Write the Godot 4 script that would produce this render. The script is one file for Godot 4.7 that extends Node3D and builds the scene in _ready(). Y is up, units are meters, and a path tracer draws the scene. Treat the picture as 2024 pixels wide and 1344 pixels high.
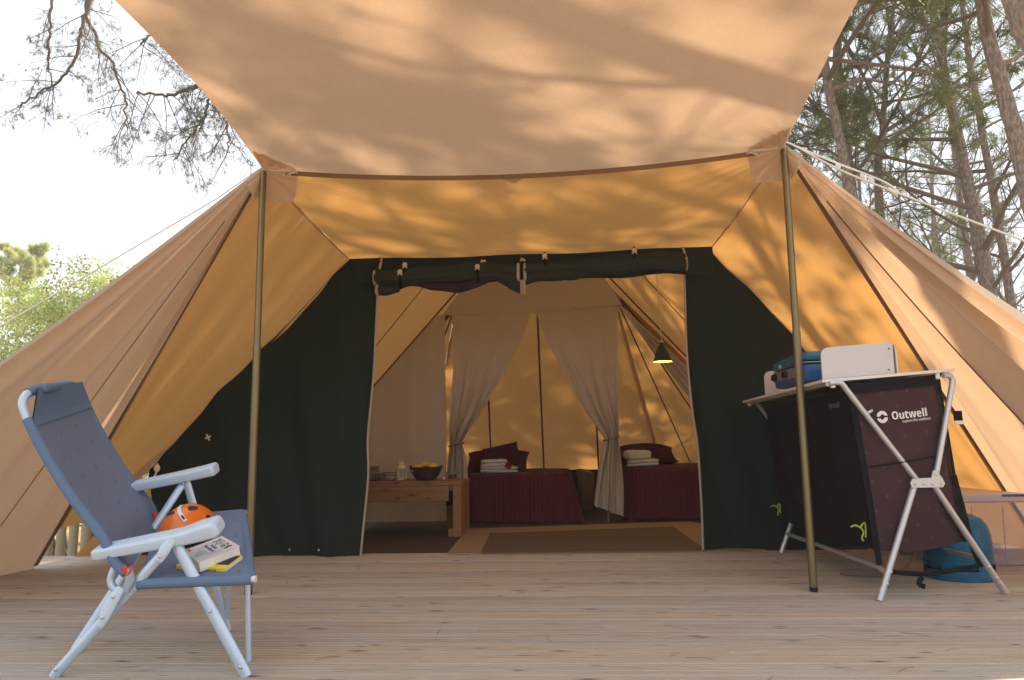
extends Node3D
# A safari tent on a timber deck in a pine wood, seen from just in front of the deck.
# World: y up, the deck surface at y = 0, the awning poles on z = 0, the tent running back along -z.

var rng := RandomNumberGenerator.new()
var used := {}
var M := {}
var tent: Node3D

func _ready() -> void:
	rng.seed = 77
	# camera
	var cam := Camera3D.new()
	cam.name = "camera"
	cam.fov = 49.73
	cam.near = 0.05
	cam.far = 300.0
	cam.position = Vector3(0.1543, 0.658, 3.5158)
	cam.rotation = Vector3(0.1475, 0.0555, -0.0157)
	add_child(cam)
	# sky, exposure
	var env := Environment.new()
	env.background_mode = Environment.BG_SKY
	var sm := ProceduralSkyMaterial.new()
	sm.sky_top_color = Color(0.93, 0.96, 1.0)
	sm.sky_horizon_color = Color(1.0, 1.0, 1.0)
	sm.sky_curve = 0.18
	sm.ground_bottom_color = Color(0.42, 0.38, 0.32)
	sm.ground_horizon_color = Color(0.62, 0.6, 0.55)
	sm.sun_angle_max = 20.0
	env.fog_enabled = true
	env.fog_density = 0.0032
	env.fog_light_color = Color(0.95, 0.97, 1.0)
	env.sky = Sky.new()
	env.sky.sky_material = sm
	env.background_energy_multiplier = SKY_ENERGY
	env.tonemap_mode = Environment.TONE_MAPPER_LINEAR
	env.tonemap_exposure = EXPOSURE
	env.sdfgi_enabled = true
	env.ssao_enabled = true
	env.ssil_enabled = true
	var we := WorldEnvironment.new()
	we.name = "sky"
	we.environment = env
	add_child(we)
	# sun: high behind the tent, to the right
	var sun := DirectionalLight3D.new()
	sun.name = "sun"
	sun.light_energy = SUN_ENERGY
	sun.light_color = Color(1.0, 0.95, 0.86)
	sun.light_angular_distance = 0.8
	sun.shadow_enabled = true
	add_child(sun)
	sun.look_at_from_position(SUN_DIR * 20.0, Vector3.ZERO, Vector3.UP)
	make_materials()
	build_ground()
	build_deck()
	build_tent()
	build_interior()
	build_poles_and_ropes()
	build_chair()
	build_chair_things()
	build_kitchen()
	build_fence()
	build_trees()

const SUN_DIR := Vector3(0.58, 0.62, -0.53)
const SUN_ENERGY := 1.6
const SKY_ENERGY := 0.54
const EXPOSURE := 2.5

# ---------------------------------------------------------------- mesh building
class MB:
	var v := PackedVector3Array()
	var n := PackedVector3Array()
	var uv := PackedVector2Array()
	var ix := PackedInt32Array()

	func tri(a: Vector3, b: Vector3, c: Vector3) -> void:
		var k := (b - a).cross(c - a).normalized()
		var s := v.size()
		for p: Vector3 in [a, b, c]:
			v.append(p); n.append(k); uv.append(Vector2(p.x, p.z))
		ix.append_array([s, s + 1, s + 2])

	func quad(a: Vector3, b: Vector3, c: Vector3, d: Vector3, out := Vector3.ZERO) -> void:
		var k := (b - a).cross(d - a) + (d - c).cross(b - c)
		if out != Vector3.ZERO and k.dot(out) < 0.0: k = -k
		k = k.normalized()
		var s := v.size()
		var w := a.distance_to(b)
		var h := a.distance_to(d)
		for p: Vector3 in [a, b, c, d]:
			v.append(p); n.append(k)
		uv.append_array([Vector2(0, 0), Vector2(w, 0), Vector2(w, h), Vector2(0, h)])
		ix.append_array([s, s + 1, s + 2, s, s + 2, s + 3])

	# a box with bevelled edges
	func box(c: Vector3, size: Vector3, b := Basis.IDENTITY, bev := 0.004) -> void:
		var h := size * 0.5
		bev = minf(bev, minf(h.x, minf(h.y, h.z)) * 0.9)
		var ax := [Vector3(1, 0, 0), Vector3(0, 1, 0), Vector3(0, 0, 1)]
		for k in 3:
			for s: float in [-1.0, 1.0]:
				var i := (k + 1) % 3
				var j := (k + 2) % 3
				var o: Vector3 = ax[k] * h[k] * s
				var u: Vector3 = ax[i] * (h[i] - bev)
				var w: Vector3 = ax[j] * (h[j] - bev)
				quad(c + b * (o - u - w), c + b * (o + u - w), c + b * (o + u + w), c + b * (o - u + w), b * (ax[k] * s))
		if bev <= 0.0: return
		for k in 3:
			var i := (k + 1) % 3
			var j := (k + 2) % 3
			for si: float in [-1.0, 1.0]:
				for sj: float in [-1.0, 1.0]:
					var e: Vector3 = ax[k] * (h[k] - bev)
					var p: Vector3 = ax[i] * h[i] * si + ax[j] * (h[j] - bev) * sj
					var q: Vector3 = ax[i] * (h[i] - bev) * si + ax[j] * h[j] * sj
					quad(c + b * (p - e), c + b * (p + e), c + b * (q + e), c + b * (q - e), b * (ax[i] * si + ax[j] * sj))
		for sx: float in [-1.0, 1.0]:
			for sy: float in [-1.0, 1.0]:
				for sz: float in [-1.0, 1.0]:
					tri(c + b * Vector3(h.x * sx, (h.y - bev) * sy, (h.z - bev) * sz), c + b * Vector3((h.x - bev) * sx, h.y * sy, (h.z - bev) * sz), c + b * Vector3((h.x - bev) * sx, (h.y - bev) * sy, h.z * sz))
					var s := v.size()
					var nn := b * Vector3(sx, sy, sz).normalized()
					for t in 3: n[s - 1 - t] = nn

	# swept tube; flat < 1 squeezes it along the second frame axis
	func tube(pts: PackedVector3Array, rad: PackedFloat32Array, sides := 10, cap := true, flat := 1.0, up := Vector3.ZERO) -> void:
		var m := pts.size()
		var t0 := (pts[1] - pts[0]).normalized()
		var a := up if up != Vector3.ZERO else (Vector3.UP if absf(t0.y) < 0.9 else Vector3.RIGHT)
		a = (a - t0 * a.dot(t0)).normalized()
		var s := v.size()
		var along := 0.0
		var one := rad.size() == 1
		for k in m:
			var t := (pts[mini(k + 1, m - 1)] - pts[maxi(k - 1, 0)]).normalized()
			a = (a - t * a.dot(t)).normalized()
			var bb := t.cross(a)
			if k > 0: along += pts[k].distance_to(pts[k - 1])
			var r := rad[0] if one else rad[k]
			for i in sides + 1:
				var th := TAU * i / sides
				var d := a * cos(th) * flat + bb * sin(th)
				v.append(pts[k] + d * r)
				n.append((a * cos(th) + bb * sin(th) * flat).normalized())
				uv.append(Vector2(float(i) / sides * TAU * r, along))
		var w := sides + 1
		for k in m - 1:
			for i in sides:
				var p := s + k * w + i
				ix.append_array([p, p + w, p + 1, p + 1, p + w, p + w + 1])
		if cap:
			for e: int in [0, m - 1]:
				var t := (pts[1] - pts[0]).normalized() * -1.0 if e == 0 else (pts[m - 1] - pts[m - 2]).normalized()
				var c0 := v.size()
				v.append(pts[e]); n.append(t); uv.append(Vector2.ZERO)
				for i in sides + 1:
					v.append(v[s + e * w + i]); n.append(t); uv.append(Vector2.ZERO)
				for i in sides:
					ix.append_array([c0, c0 + 1 + i, c0 + 2 + i])

	# smooth sheet: f(u, v) -> point, u and v in 0..1
	func grid(nu: int, nv: int, f: Callable, us := 1.0, vs := 1.0) -> void:
		var s := v.size()
		var w := nu + 1
		for j in nv + 1:
			for i in nu + 1:
				v.append(f.call(float(i) / nu, float(j) / nv))
				uv.append(Vector2(us * i / nu, vs * j / nv))
				n.append(Vector3.ZERO)
		for j in nv:
			for i in nu:
				var p := s + j * w + i
				for t: Array in [[p, p + 1, p + w], [p + 1, p + w + 1, p + w]]:
					var k := (v[t[1]] - v[t[0]]).cross(v[t[2]] - v[t[0]])
					for q: int in t: n[q] += k
					ix.append_array(t)
		for q in range(s, v.size()): n[q] = n[q].normalized() if n[q].length() > 1e-12 else Vector3.UP

	# turned shape: profile of (radius, height)
	func lathe(prof: PackedVector2Array, sides: int, c := Vector3.ZERO, b := Basis.IDENTITY) -> void:
		var m := prof.size()
		var s := v.size()
		for k in m:
			var d := prof[mini(k + 1, m - 1)] - prof[maxi(k - 1, 0)]
			var nn := Vector2(d.y, -d.x).normalized()
			for i in sides + 1:
				var th := TAU * i / sides
				v.append(c + b * Vector3(cos(th) * prof[k].x, prof[k].y, sin(th) * prof[k].x))
				n.append(b * Vector3(cos(th) * nn.x, nn.y, sin(th) * nn.x))
				uv.append(Vector2(float(i) / sides, float(k) / m))
		for k in m - 1:
			for i in sides:
				var p := s + k * (sides + 1) + i
				ix.append_array([p, p + sides + 1, p + 1, p + 1, p + sides + 1, p + sides + 2])

	# squared-off ball: p = 1 round, smaller = boxier
	func blob(c: Vector3, r: Vector3, b := Basis.IDENTITY, p := 1.0, rings := 12, sides := 20) -> void:
		var f := func(u: float, w: float) -> Vector3:
			var th := u * TAU
			var ph := (w - 0.5) * PI
			var sg := func(x: float) -> float: return signf(x) * pow(absf(x), p)
			return c + b * Vector3(r.x * sg.call(cos(ph)) * sg.call(cos(th)), r.y * sg.call(sin(ph)), r.z * sg.call(cos(ph)) * sg.call(sin(th)))
		grid(sides, rings, f)

	# flat strip along a path, lying against the surface whose normal is nn, lifted by off
	func ribbon(pts: PackedVector3Array, width: float, nn: Vector3, off := 0.004) -> void:
		var s := v.size()
		var m := pts.size()
		for k in m:
			var t := (pts[mini(k + 1, m - 1)] - pts[maxi(k - 1, 0)]).normalized()
			var w := t.cross(nn).normalized() * width * 0.5
			var o := nn.normalized() * off
			for q: Vector3 in [pts[k] - w + o, pts[k] + w + o]:
				v.append(q); n.append(nn.normalized()); uv.append(Vector2(q.x, q.y))
		for k in m - 1:
			var p := s + k * 2
			ix.append_array([p, p + 1, p + 2, p + 1, p + 3, p + 2])

	# flat outline given as 2D points, thick from z0 to z1, placed by a transform
	func prism(poly: PackedVector2Array, z0: float, z1: float, t := Transform3D.IDENTITY) -> void:
		var tr := Geometry2D.triangulate_polygon(poly)
		for k in range(0, tr.size(), 3):
			for z: float in [z0, z1]:
				var o := t.basis * Vector3(0, 0, 1 if z == maxf(z0, z1) else -1)
				var s := v.size()
				for q in 3:
					var p := poly[tr[k + q]]
					v.append(t * Vector3(p.x, p.y, z)); n.append(o.normalized()); uv.append(p)
				ix.append_array([s, s + 1, s + 2])
		var cw := Geometry2D.is_polygon_clockwise(poly)
		for k in poly.size():
			var a := poly[k]
			var b := poly[(k + 1) % poly.size()]
			var e := b - a
			var o2 := Vector2(-e.y, e.x) if cw else Vector2(e.y, -e.x)
			quad(t * Vector3(a.x, a.y, z0), t * Vector3(b.x, b.y, z0), t * Vector3(b.x, b.y, z1), t * Vector3(a.x, a.y, z1), t.basis * Vector3(o2.x, o2.y, 0))

	func done() -> ArrayMesh:
		for k in range(0, ix.size(), 3):
			var a := ix[k]
			var b := ix[k + 1]
			var c := ix[k + 2]
			if (v[c] - v[a]).cross(v[b] - v[a]).dot(n[a] + n[b] + n[c]) < 0.0:
				ix[k + 1] = c
				ix[k + 2] = b
		var arr := []
		arr.resize(Mesh.ARRAY_MAX)
		arr[Mesh.ARRAY_VERTEX] = v
		arr[Mesh.ARRAY_NORMAL] = n
		arr[Mesh.ARRAY_TEX_UV] = uv
		arr[Mesh.ARRAY_INDEX] = ix
		var am := ArrayMesh.new()
		am.add_surface_from_arrays(Mesh.PRIMITIVE_TRIANGLES, arr)
		return am

func V(x: float, y: float, z: float) -> Vector3: return Vector3(x, y, z)
func path(a: Array) -> PackedVector3Array: return PackedVector3Array(a)
func R1(r: float) -> PackedFloat32Array: return PackedFloat32Array([r])

func smooth(a: Array, per := 6) -> PackedVector3Array:   # Catmull-Rom through the points
	var o := PackedVector3Array()
	for k in a.size() - 1:
		var p0: Vector3 = a[maxi(k - 1, 0)]
		var p3: Vector3 = a[mini(k + 2, a.size() - 1)]
		for i in per: o.append((a[k] as Vector3).cubic_interpolate(a[k + 1], p0, p3, float(i) / per))
	o.append(a[-1])
	return o

func lerp_list(pts: PackedVector3Array, t: float) -> Vector3:
	var f := clampf(t, 0, 1) * (pts.size() - 1)
	var k := mini(int(f), pts.size() - 2)
	return pts[k].lerp(pts[k + 1], f - k)

# ---------------------------------------------------------------- scene tree helpers
func numbered(s: String) -> String:
	var k: int = used.get(s, 0)
	used[s] = k + 1
	return s if k == 0 else "%s_%03d" % [s, k]

func tag(o: Node3D, label: String, category: String, group := "") -> Node3D:
	o.set_meta("label", label)
	o.set_meta("category", category)
	if group != "": o.set_meta("group", group)
	return o

func thing(called: String, label: String, category: String, at := Vector3.ZERO, group := "") -> Node3D:
	var o := Node3D.new()
	o.name = numbered(called)
	add_child(o)
	o.position = at
	return tag(o, label, category, group)

func part(called: String, mb: MB, m: Material, parent: Node3D = null) -> MeshInstance3D:
	var o := MeshInstance3D.new()
	o.mesh = mb.done()
	o.material_override = null
	o.mesh.surface_set_material(0, m)
	if parent == null:
		o.name = numbered(called)
		add_child(o)
	else:
		var k := 0
		var nm := called
		while parent.has_node(nm):
			k += 1
			nm = "%s_%03d" % [called, k]
		o.name = nm
		parent.add_child(o)
	return o

func struct(o: Node3D) -> Node3D:
	o.set_meta("kind", "structure")
	return o

func lettering(called: String, text: String, height: float, font: String, bold: bool, m: Material, parent: Node3D, t: Transform3D, depth := 0.0015) -> MeshInstance3D:
	var f := SystemFont.new()
	f.font_names = PackedStringArray([font])
	if bold: f.font_weight = 700
	var tm := TextMesh.new()
	tm.text = text
	tm.font = f
	tm.font_size = 64
	tm.pixel_size = height / 64.0 / 0.72
	tm.depth = depth
	tm.curve_step = 1.0
	tm.material = m
	var o := MeshInstance3D.new()
	o.mesh = tm
	var k := 0
	var nm := called
	while parent.has_node(nm):
		k += 1
		nm = "%s_%03d" % [called, k]
	o.name = nm
	o.transform = t
	parent.add_child(o)
	return o

# ---------------------------------------------------------------- materials
func lin(r: float, g: float, b: float) -> Color: return Color(r, g, b).linear_to_srgb()

func mat(name_: String, c: Color, rough := 0.7, spec := 0.5) -> StandardMaterial3D:
	var m := StandardMaterial3D.new()
	m.resource_name = name_
	m.albedo_color = c
	m.roughness = rough
	m.metallic_specular = spec
	M[name_] = m
	return m

func noise(freq: float, oct := 4, sd := 1) -> FastNoiseLite:
	var f := FastNoiseLite.new()
	f.noise_type = FastNoiseLite.TYPE_SIMPLEX_SMOOTH
	f.frequency = freq
	f.fractal_octaves = oct
	f.seed = sd
	return f

func ntex(freq: float, lo: Color, hi: Color, oct := 4, sd := 1, size := 512) -> ImageTexture:
	var im := noise(freq, oct, sd).get_seamless_image(size, size)
	var o := Image.create_empty(size, size, false, Image.FORMAT_RGB8)
	var by := im.get_data()
	var st := by.size() / (size * size)
	var d := PackedByteArray()
	d.resize(size * size * 3)
	for k in size * size:
		var t := by[k * st] / 255.0
		d[k * 3] = int(lerpf(lo.r, hi.r, t) * 255.0)
		d[k * 3 + 1] = int(lerpf(lo.g, hi.g, t) * 255.0)
		d[k * 3 + 2] = int(lerpf(lo.b, hi.b, t) * 255.0)
	o.set_data(size, size, false, Image.FORMAT_RGB8, d)
	return ImageTexture.create_from_image(o)

func weave(size := 256) -> ImageTexture:   # plain-weave cloth with slubs, used as a multiplier
	var o := Image.create_empty(size, size, false, Image.FORMAT_RGB8)
	var f := noise(0.03, 3, 5)
	var g := noise(0.35, 2, 9)
	for y in size:
		for x in size:
			var warp := 0.5 + 0.5 * sin(TAU * x / 4.0 + (PI if (y / 4) % 2 == 0 else 0.0))
			var slub := f.get_noise_2d(x * 0.6, y * 6.0) * 0.025 + f.get_noise_2d(x * 6.0 + 300, y * 0.6) * 0.025
			var t := 0.90 + 0.04 * warp + slub + g.get_noise_2d(x, y) * 0.04
			t = clampf(t, 0, 1)
			o.set_pixel(x, y, Color(t, t, t))
	return ImageTexture.create_from_image(o)

func wood_image(lo: Color, mid: Color, hi: Color, grey: Color, sd: int, w := 1024, h := 256) -> ImageTexture:
	var o := Image.create_empty(w, h, false, Image.FORMAT_RGB8)
	var a := noise(0.02, 3, sd)
	var b := noise(0.08, 2, sd + 3)
	var c := noise(0.006, 2, sd + 7)
	var knots := []
	var r := RandomNumberGenerator.new()
	r.seed = sd
	for k in 26: knots.append(Vector3(r.randf() * w, r.randf() * h, r.randf_range(3.0, 8.0)))
	for y in h:
		for x in w:
			var bend := 0.0
			var dark := 0.0
			for q: Vector3 in knots:
				var dx := (x - q.x) / 3.2
				var dy := y - q.y
				if absf(dx) < 26.0 and absf(dy) < 26.0:
					var d2 := dx * dx + dy * dy
					var e := exp(-d2 / (q.z * q.z * 2.2))
					bend += e * signf(dy) * 6.0
					dark += exp(-d2 / (q.z * q.z * 0.30)) * 0.5
			var yy := y + bend
			var t := 0.55 + 0.25 * a.get_noise_2d(x * 0.10, yy * 4.2) + 0.20 * b.get_noise_2d(x * 0.16, yy * 5.0)
			var k := clampf(0.5 + 0.9 * c.get_noise_2d(x * 0.6, y * 2.5), 0, 1)
			var col := lo.lerp(mid, clampf(t * 2.0, 0, 1)).lerp(hi, clampf(t * 2.0 - 1.0, 0, 1)).lerp(grey, k * 0.55)
			col = col.lerp(Color(0.2, 0.13, 0.1), clampf(dark, 0, 0.65))
			o.set_pixel(x, y, col)
	return ImageTexture.create_from_image(o)

func grooves(size := 256) -> ImageTexture:   # fine lengthwise grooves of decking
	var o := Image.create_empty(16, size, false, Image.FORMAT_RGB8)
	var f := noise(0.02, 2, 4)
	for y in size:
		var p := fposmod(y / 16.0, 1.0)
		var t := 1.0 - smoothstep(0.22, 0.5, absf(p - 0.5)) * 0.0 - (1.0 if absf(p - 0.5) < 0.16 else 0.0) * 0.8
		for x in 16: o.set_pixel(x, y, Color(t, t, t))
	return ImageTexture.create_from_image(o)

func ribs(size := 64) -> ImageTexture:   # rounded quilting channels
	var o := Image.create_empty(size, size, false, Image.FORMAT_RGB8)
	for y in size:
		for x in size:
			var t := pow(absf(sin(PI * x / size)), 0.6) * (0.9 + 0.1 * absf(sin(PI * y * 2 / size)))
			o.set_pixel(x, y, Color(t, t, t))
	return ImageTexture.create_from_image(o)

func drops(base: Color, ink: Color, size := 256) -> ImageTexture:   # printed cloth with small outlined drops
	var o := Image.create_empty(size, size, false, Image.FORMAT_RGB8)
	var g := noise(0.4, 2, 2)
	for y in size:
		for x in size:
			var c := base
			var mesh := 0.06 * sin(TAU * x / 4.0) * sin(TAU * y / 4.0)
			c = c.lightened(clampf(mesh + g.get_noise_2d(x, y) * 0.08 + 0.05, 0, 1))
			for k: Vector2 in [Vector2(64, 64), Vector2(192, 192)]:
				var d := Vector2((x - k.x) * 1.7, y - k.y)
				var r := d.length() - 11.0 + d.y * 0.25
				if absf(r) < 2.0: c = c.lerp(ink, 0.75)
			o.set_pixel(x, y, c)
	return ImageTexture.create_from_image(o)

func dots(base: Color, ink: Color, size := 128) -> ImageTexture:
	var o := Image.create_empty(size, size, false, Image.FORMAT_RGB8)
	var g := noise(0.3, 2, 8)
	for y in size:
		for x in size:
			var c := base.lightened(clampf(g.get_noise_2d(x, y) * 0.05 + 0.02, 0, 1))
			for k: Vector2 in [Vector2(32, 32), Vector2(96, 96)]:
				if Vector2(x - k.x, y - k.y).length() < 9.0: c = c.lerp(ink, 0.5)
			o.set_pixel(x, y, c)
	return ImageTexture.create_from_image(o)

func canvas(name_: String, c: Color, through: float, tex: Texture2D, tint := Color.WHITE) -> StandardMaterial3D:
	var m := mat(name_, c, 0.92, 0.15)
	m.albedo_texture = tex
	m.uv1_triplanar = true
	m.uv1_world_triplanar = true
	m.uv1_scale = Vector3(3.7, 3.7, 3.7)
	m.cull_mode = BaseMaterial3D.CULL_DISABLED
	if through > 0.0:
		m.backlight_enabled = true
		m.backlight = (tint * through).linear_to_srgb()
	return m

func make_materials() -> void:
	var wv := weave()
	canvas("fly", lin(0.73, 0.53, 0.365), 0.71, wv, Color(1.0, 0.88, 0.78))
	canvas("body", lin(0.70, 0.435, 0.19), 0.69, wv, Color(1.0, 0.81, 0.55))
	canvas("seam_cloth", lin(0.32, 0.19, 0.125), 0.10, wv)
	canvas("patch", lin(0.88, 0.74, 0.60), 0.9, wv, Color(1.0, 0.86, 0.72))
	canvas("green", lin(0.030, 0.041, 0.031), 0.0, wv)
	canvas("green_roll", lin(0.046, 0.054, 0.038), 0.0, wv)
	canvas("purple_net", lin(0.055, 0.035, 0.045), 0.0, wv)
	canvas("cotton", lin(0.76, 0.70, 0.63), 0.42, wv)
	canvas("hem", lin(0.78, 0.66, 0.55), 0.3, wv)
	canvas("piping", lin(0.55, 0.47, 0.40), 0.0, wv)
	canvas("red_tape", lin(0.26, 0.10, 0.05), 0.0, wv)
	canvas("rug_border", lin(0.40, 0.31, 0.22), 0.0, wv)
	canvas("rug_field", lin(0.19, 0.14, 0.10), 0.0, wv)
	canvas("groundsheet", lin(0.10, 0.085, 0.075), 0.0, wv)
	M.groundsheet.roughness = 0.55
	var gr := grooves()
	for k in 4:
		var t := wood_image(Color(0.50, 0.44, 0.38), Color(0.70, 0.635, 0.57), Color(0.81, 0.76, 0.69), Color(0.71, 0.69, 0.67), 11 + k * 5)
		var m := mat("deck_%d" % k, [Color(1, 1, 1), Color(0.96, 0.955, 0.96), Color(1.0, 0.975, 0.95), Color(0.94, 0.93, 0.92)][k], 0.75, 0.35)
		m.albedo_texture = t
		m.uv1_scale = Vector3(0.42, 2.6, 1)
		m.texture_repeat = true
	var bw := wood_image(Color(0.42, 0.27, 0.16), Color(0.60, 0.42, 0.26), Color(0.70, 0.52, 0.34), Color(0.55, 0.43, 0.32), 51, 512, 128)
	var m2 := mat("bench_wood", Color(1, 1, 1), 0.6, 0.4)
	m2.albedo_texture = bw
	m2.uv1_scale = Vector3(0.8, 3.0, 1)
	mat("deck_under", lin(0.03, 0.022, 0.018), 0.9)
	var sand := mat("sand", Color.WHITE, 0.95, 0.2)
	sand.albedo_texture = ntex(0.02, Color(0.45, 0.36, 0.27), Color(0.72, 0.62, 0.50), 6, 3)
	sand.uv1_triplanar = true
	sand.uv1_world_triplanar = true
	sand.uv1_scale = Vector3(0.4, 0.4, 0.4)
	var bark := mat("bark", Color.WHITE, 0.95, 0.2)
	bark.albedo_texture = ntex(0.03, Color(0.34, 0.30, 0.275), Color(0.72, 0.67, 0.63), 5, 6)
	bark.uv1_triplanar = true
	bark.uv1_scale = Vector3(2.0, 0.6, 2.0)
	var im := noise(0.05, 4, 16).get_seamless_image(256, 256)
	im.bump_map_to_normal_map(6.0)
	bark.normal_enabled = true
	bark.normal_texture = ImageTexture.create_from_image(im)
	bark.normal_scale = 1.0
	mat("twig", lin(0.17, 0.14, 0.115), 0.9, 0.2)
	for k in 3:
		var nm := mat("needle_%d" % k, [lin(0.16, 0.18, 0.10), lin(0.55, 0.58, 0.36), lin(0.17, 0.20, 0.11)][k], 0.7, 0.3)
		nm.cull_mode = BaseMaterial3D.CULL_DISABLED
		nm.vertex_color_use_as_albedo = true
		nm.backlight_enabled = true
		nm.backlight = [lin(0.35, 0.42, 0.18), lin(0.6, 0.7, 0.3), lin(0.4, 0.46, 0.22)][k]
	var pole := mat("pole_metal", lin(0.23, 0.19, 0.10), 0.42, 0.5)
	pole.metallic = 0.75
	var alu := mat("aluminium", lin(0.56, 0.57, 0.60), 0.36, 0.5)
	alu.metallic = 0.55
	mat("rope", lin(0.80, 0.79, 0.76), 0.9, 0.2)
	mat("white_plastic", lin(0.72, 0.72, 0.70), 0.4, 0.5)
	mat("cream_plastic", lin(0.62, 0.56, 0.42), 0.5, 0.4)
	mat("chair_arm", lin(0.54, 0.67, 0.82), 0.35, 0.5)
	var ct := mat("chair_tube", lin(0.52, 0.64, 0.80), 0.33, 0.5)
	ct.metallic = 0.3
	mat("chair_bracket", lin(0.28, 0.34, 0.44), 0.4, 0.5)
	var cf := mat("chair_cloth", Color.WHITE, 0.85, 0.2)
	cf.albedo_texture = drops(Color(0.41, 0.46, 0.56), Color(0.18, 0.20, 0.28))
	cf.uv1_scale = Vector3(7.0, 7.0, 7.0)
	cf.cull_mode = BaseMaterial3D.CULL_DISABLED
	mat("chair_cloth_edge", lin(0.13, 0.20, 0.32), 0.8, 0.2)
	mat("red_clip", lin(0.55, 0.05, 0.03), 0.4, 0.5)
	mat("orange_shell", lin(0.75, 0.16, 0.010), 0.22, 0.55)
	mat("black_plastic", lin(0.012, 0.012, 0.014), 0.45, 0.4)
	mat("ink", lin(0.02, 0.02, 0.03), 0.6, 0.2)
	mat("ink_soft", lin(0.16, 0.16, 0.20), 0.6, 0.2)
	mat("ink_green", lin(0.02, 0.22, 0.14), 0.6, 0.2)
	mat("ring_grey", lin(0.46, 0.58, 0.60), 0.6, 0.2)
	mat("cover_white", lin(0.66, 0.62, 0.68), 0.35, 0.5)
	mat("pages", lin(0.78, 0.78, 0.74), 0.9, 0.2)
	mat("yellow_cover", lin(0.75, 0.62, 0.04), 0.4, 0.5)
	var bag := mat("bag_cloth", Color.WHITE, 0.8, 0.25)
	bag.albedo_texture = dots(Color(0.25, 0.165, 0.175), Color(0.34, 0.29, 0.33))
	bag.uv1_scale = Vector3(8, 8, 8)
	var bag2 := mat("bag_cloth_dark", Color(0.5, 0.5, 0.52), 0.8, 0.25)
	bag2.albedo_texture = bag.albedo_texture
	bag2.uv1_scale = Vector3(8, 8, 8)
	mat("webbing", lin(0.010, 0.010, 0.011), 0.8, 0.2)
	mat("print_white", lin(0.72, 0.70, 0.70), 0.6, 0.2)
	mat("print_dull", lin(0.16, 0.13, 0.12), 0.6, 0.2)
	mat("lime_cord", lin(0.40, 0.54, 0.07), 0.6, 0.3)
	mat("top_white", lin(0.70, 0.67, 0.65), 0.4, 0.5)
	var ws := mat("screen_metal", lin(0.56, 0.54, 0.54), 0.42, 0.5)
	ws.metallic = 0.25
	mat("stove_lid", lin(0.015, 0.14, 0.22), 0.3, 0.5)
	mat("stove_body", lin(0.010, 0.075, 0.26), 0.32, 0.5)
	var sp := mat("stove_panel", lin(0.24, 0.21, 0.20), 0.4, 0.5)
	sp.metallic = 0.3
	var gas := mat("gas_paint", Color.WHITE, 0.5, 0.4)
	gas.albedo_texture = ntex(0.03, Color(0.04, 0.29, 0.43), Color(0.11, 0.45, 0.58), 5, 21, 256)
	gas.uv1_triplanar = true
	gas.uv1_scale = Vector3(3, 3, 3)
	var cr := mat("clear_plastic", Color(0.66, 0.68, 0.82, 0.40), 0.30, 0.5)
	cr.transparency = BaseMaterial3D.TRANSPARENCY_ALPHA
	cr.cull_mode = BaseMaterial3D.CULL_DISABLED
	mat("lid_plastic", lin(0.56, 0.52, 0.60), 0.45, 0.4)
	mat("blue_clip", lin(0.03, 0.09, 0.4), 0.4)
	mat("steel", lin(0.60, 0.60, 0.62), 0.3).metallic = 0.8
	var q := mat("quilt", lin(0.110, 0.022, 0.026), 0.85, 0.2)
	q.heightmap_enabled = true
	q.heightmap_texture = ribs()
	q.heightmap_scale = 0.9
	q.uv1_scale = Vector3(28, 6, 1)
	q.rim_enabled = true
	q.rim = 0.25
	canvas("pillow", lin(0.085, 0.020, 0.022), 0.0, wv)
	canvas("towel", lin(0.86, 0.86, 0.90), 0.0, wv)
	mat("flower_red", lin(0.45, 0.008, 0.012), 0.6, 0.3)
	mat("enamel_cream", lin(0.72, 0.68, 0.52), 0.35, 0.5)
	mat("porcelain", lin(0.50, 0.43, 0.42), 0.25, 0.5)
	mat("porcelain_band", lin(0.16, 0.06, 0.06), 0.3, 0.5)
	mat("wicker", lin(0.055, 0.022, 0.014), 0.5, 0.4)
	mat("lemon", lin(0.78, 0.50, 0.015), 0.45, 0.4)
	mat("apple", lin(0.30, 0.03, 0.015), 0.35, 0.5)
	var gl := mat("glass", Color(0.8, 0.9, 0.85, 0.12), 0.05, 0.5)
	gl.transparency = BaseMaterial3D.TRANSPARENCY_ALPHA
	mat("lamp_green", lin(0.012, 0.035, 0.020), 0.25, 0.5)
	mat("lamp_inside", lin(0.80, 0.88, 0.58), 0.6, 0.3)
	var bulb := mat("bulb_glow", lin(0.8, 0.9, 0.5), 0.5)
	bulb.emission_enabled = true
	bulb.emission = Color(0.85, 1.0, 0.55)
	bulb.emission_energy_multiplier = 0.6
	mat("log_bark", lin(0.24, 0.16, 0.10), 0.9, 0.2)
	mat("log_top", lin(0.34, 0.27, 0.21), 0.8, 0.2)
	mat("fence_wood", lin(0.42, 0.36, 0.24), 0.85, 0.2)

# ---------------------------------------------------------------- ground and deck
func build_ground() -> void:
	var mb := MB.new()
	var f := noise(0.12, 4, 31)
	mb.grid(90, 90, func(u: float, w: float) -> Vector3:
		var p := V((u - 0.5), 0, (w - 0.5))
		p = V(signf(p.x) * pow(absf(p.x) * 2.0, 2.2) * 120.0, 0, signf(p.z) * pow(absf(p.z) * 2.0, 2.2) * 120.0)
		p.y = -0.55 + f.get_noise_2d(p.x, p.z) * 0.10
		return p)
	struct(part("ground", mb, M.sand))

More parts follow.
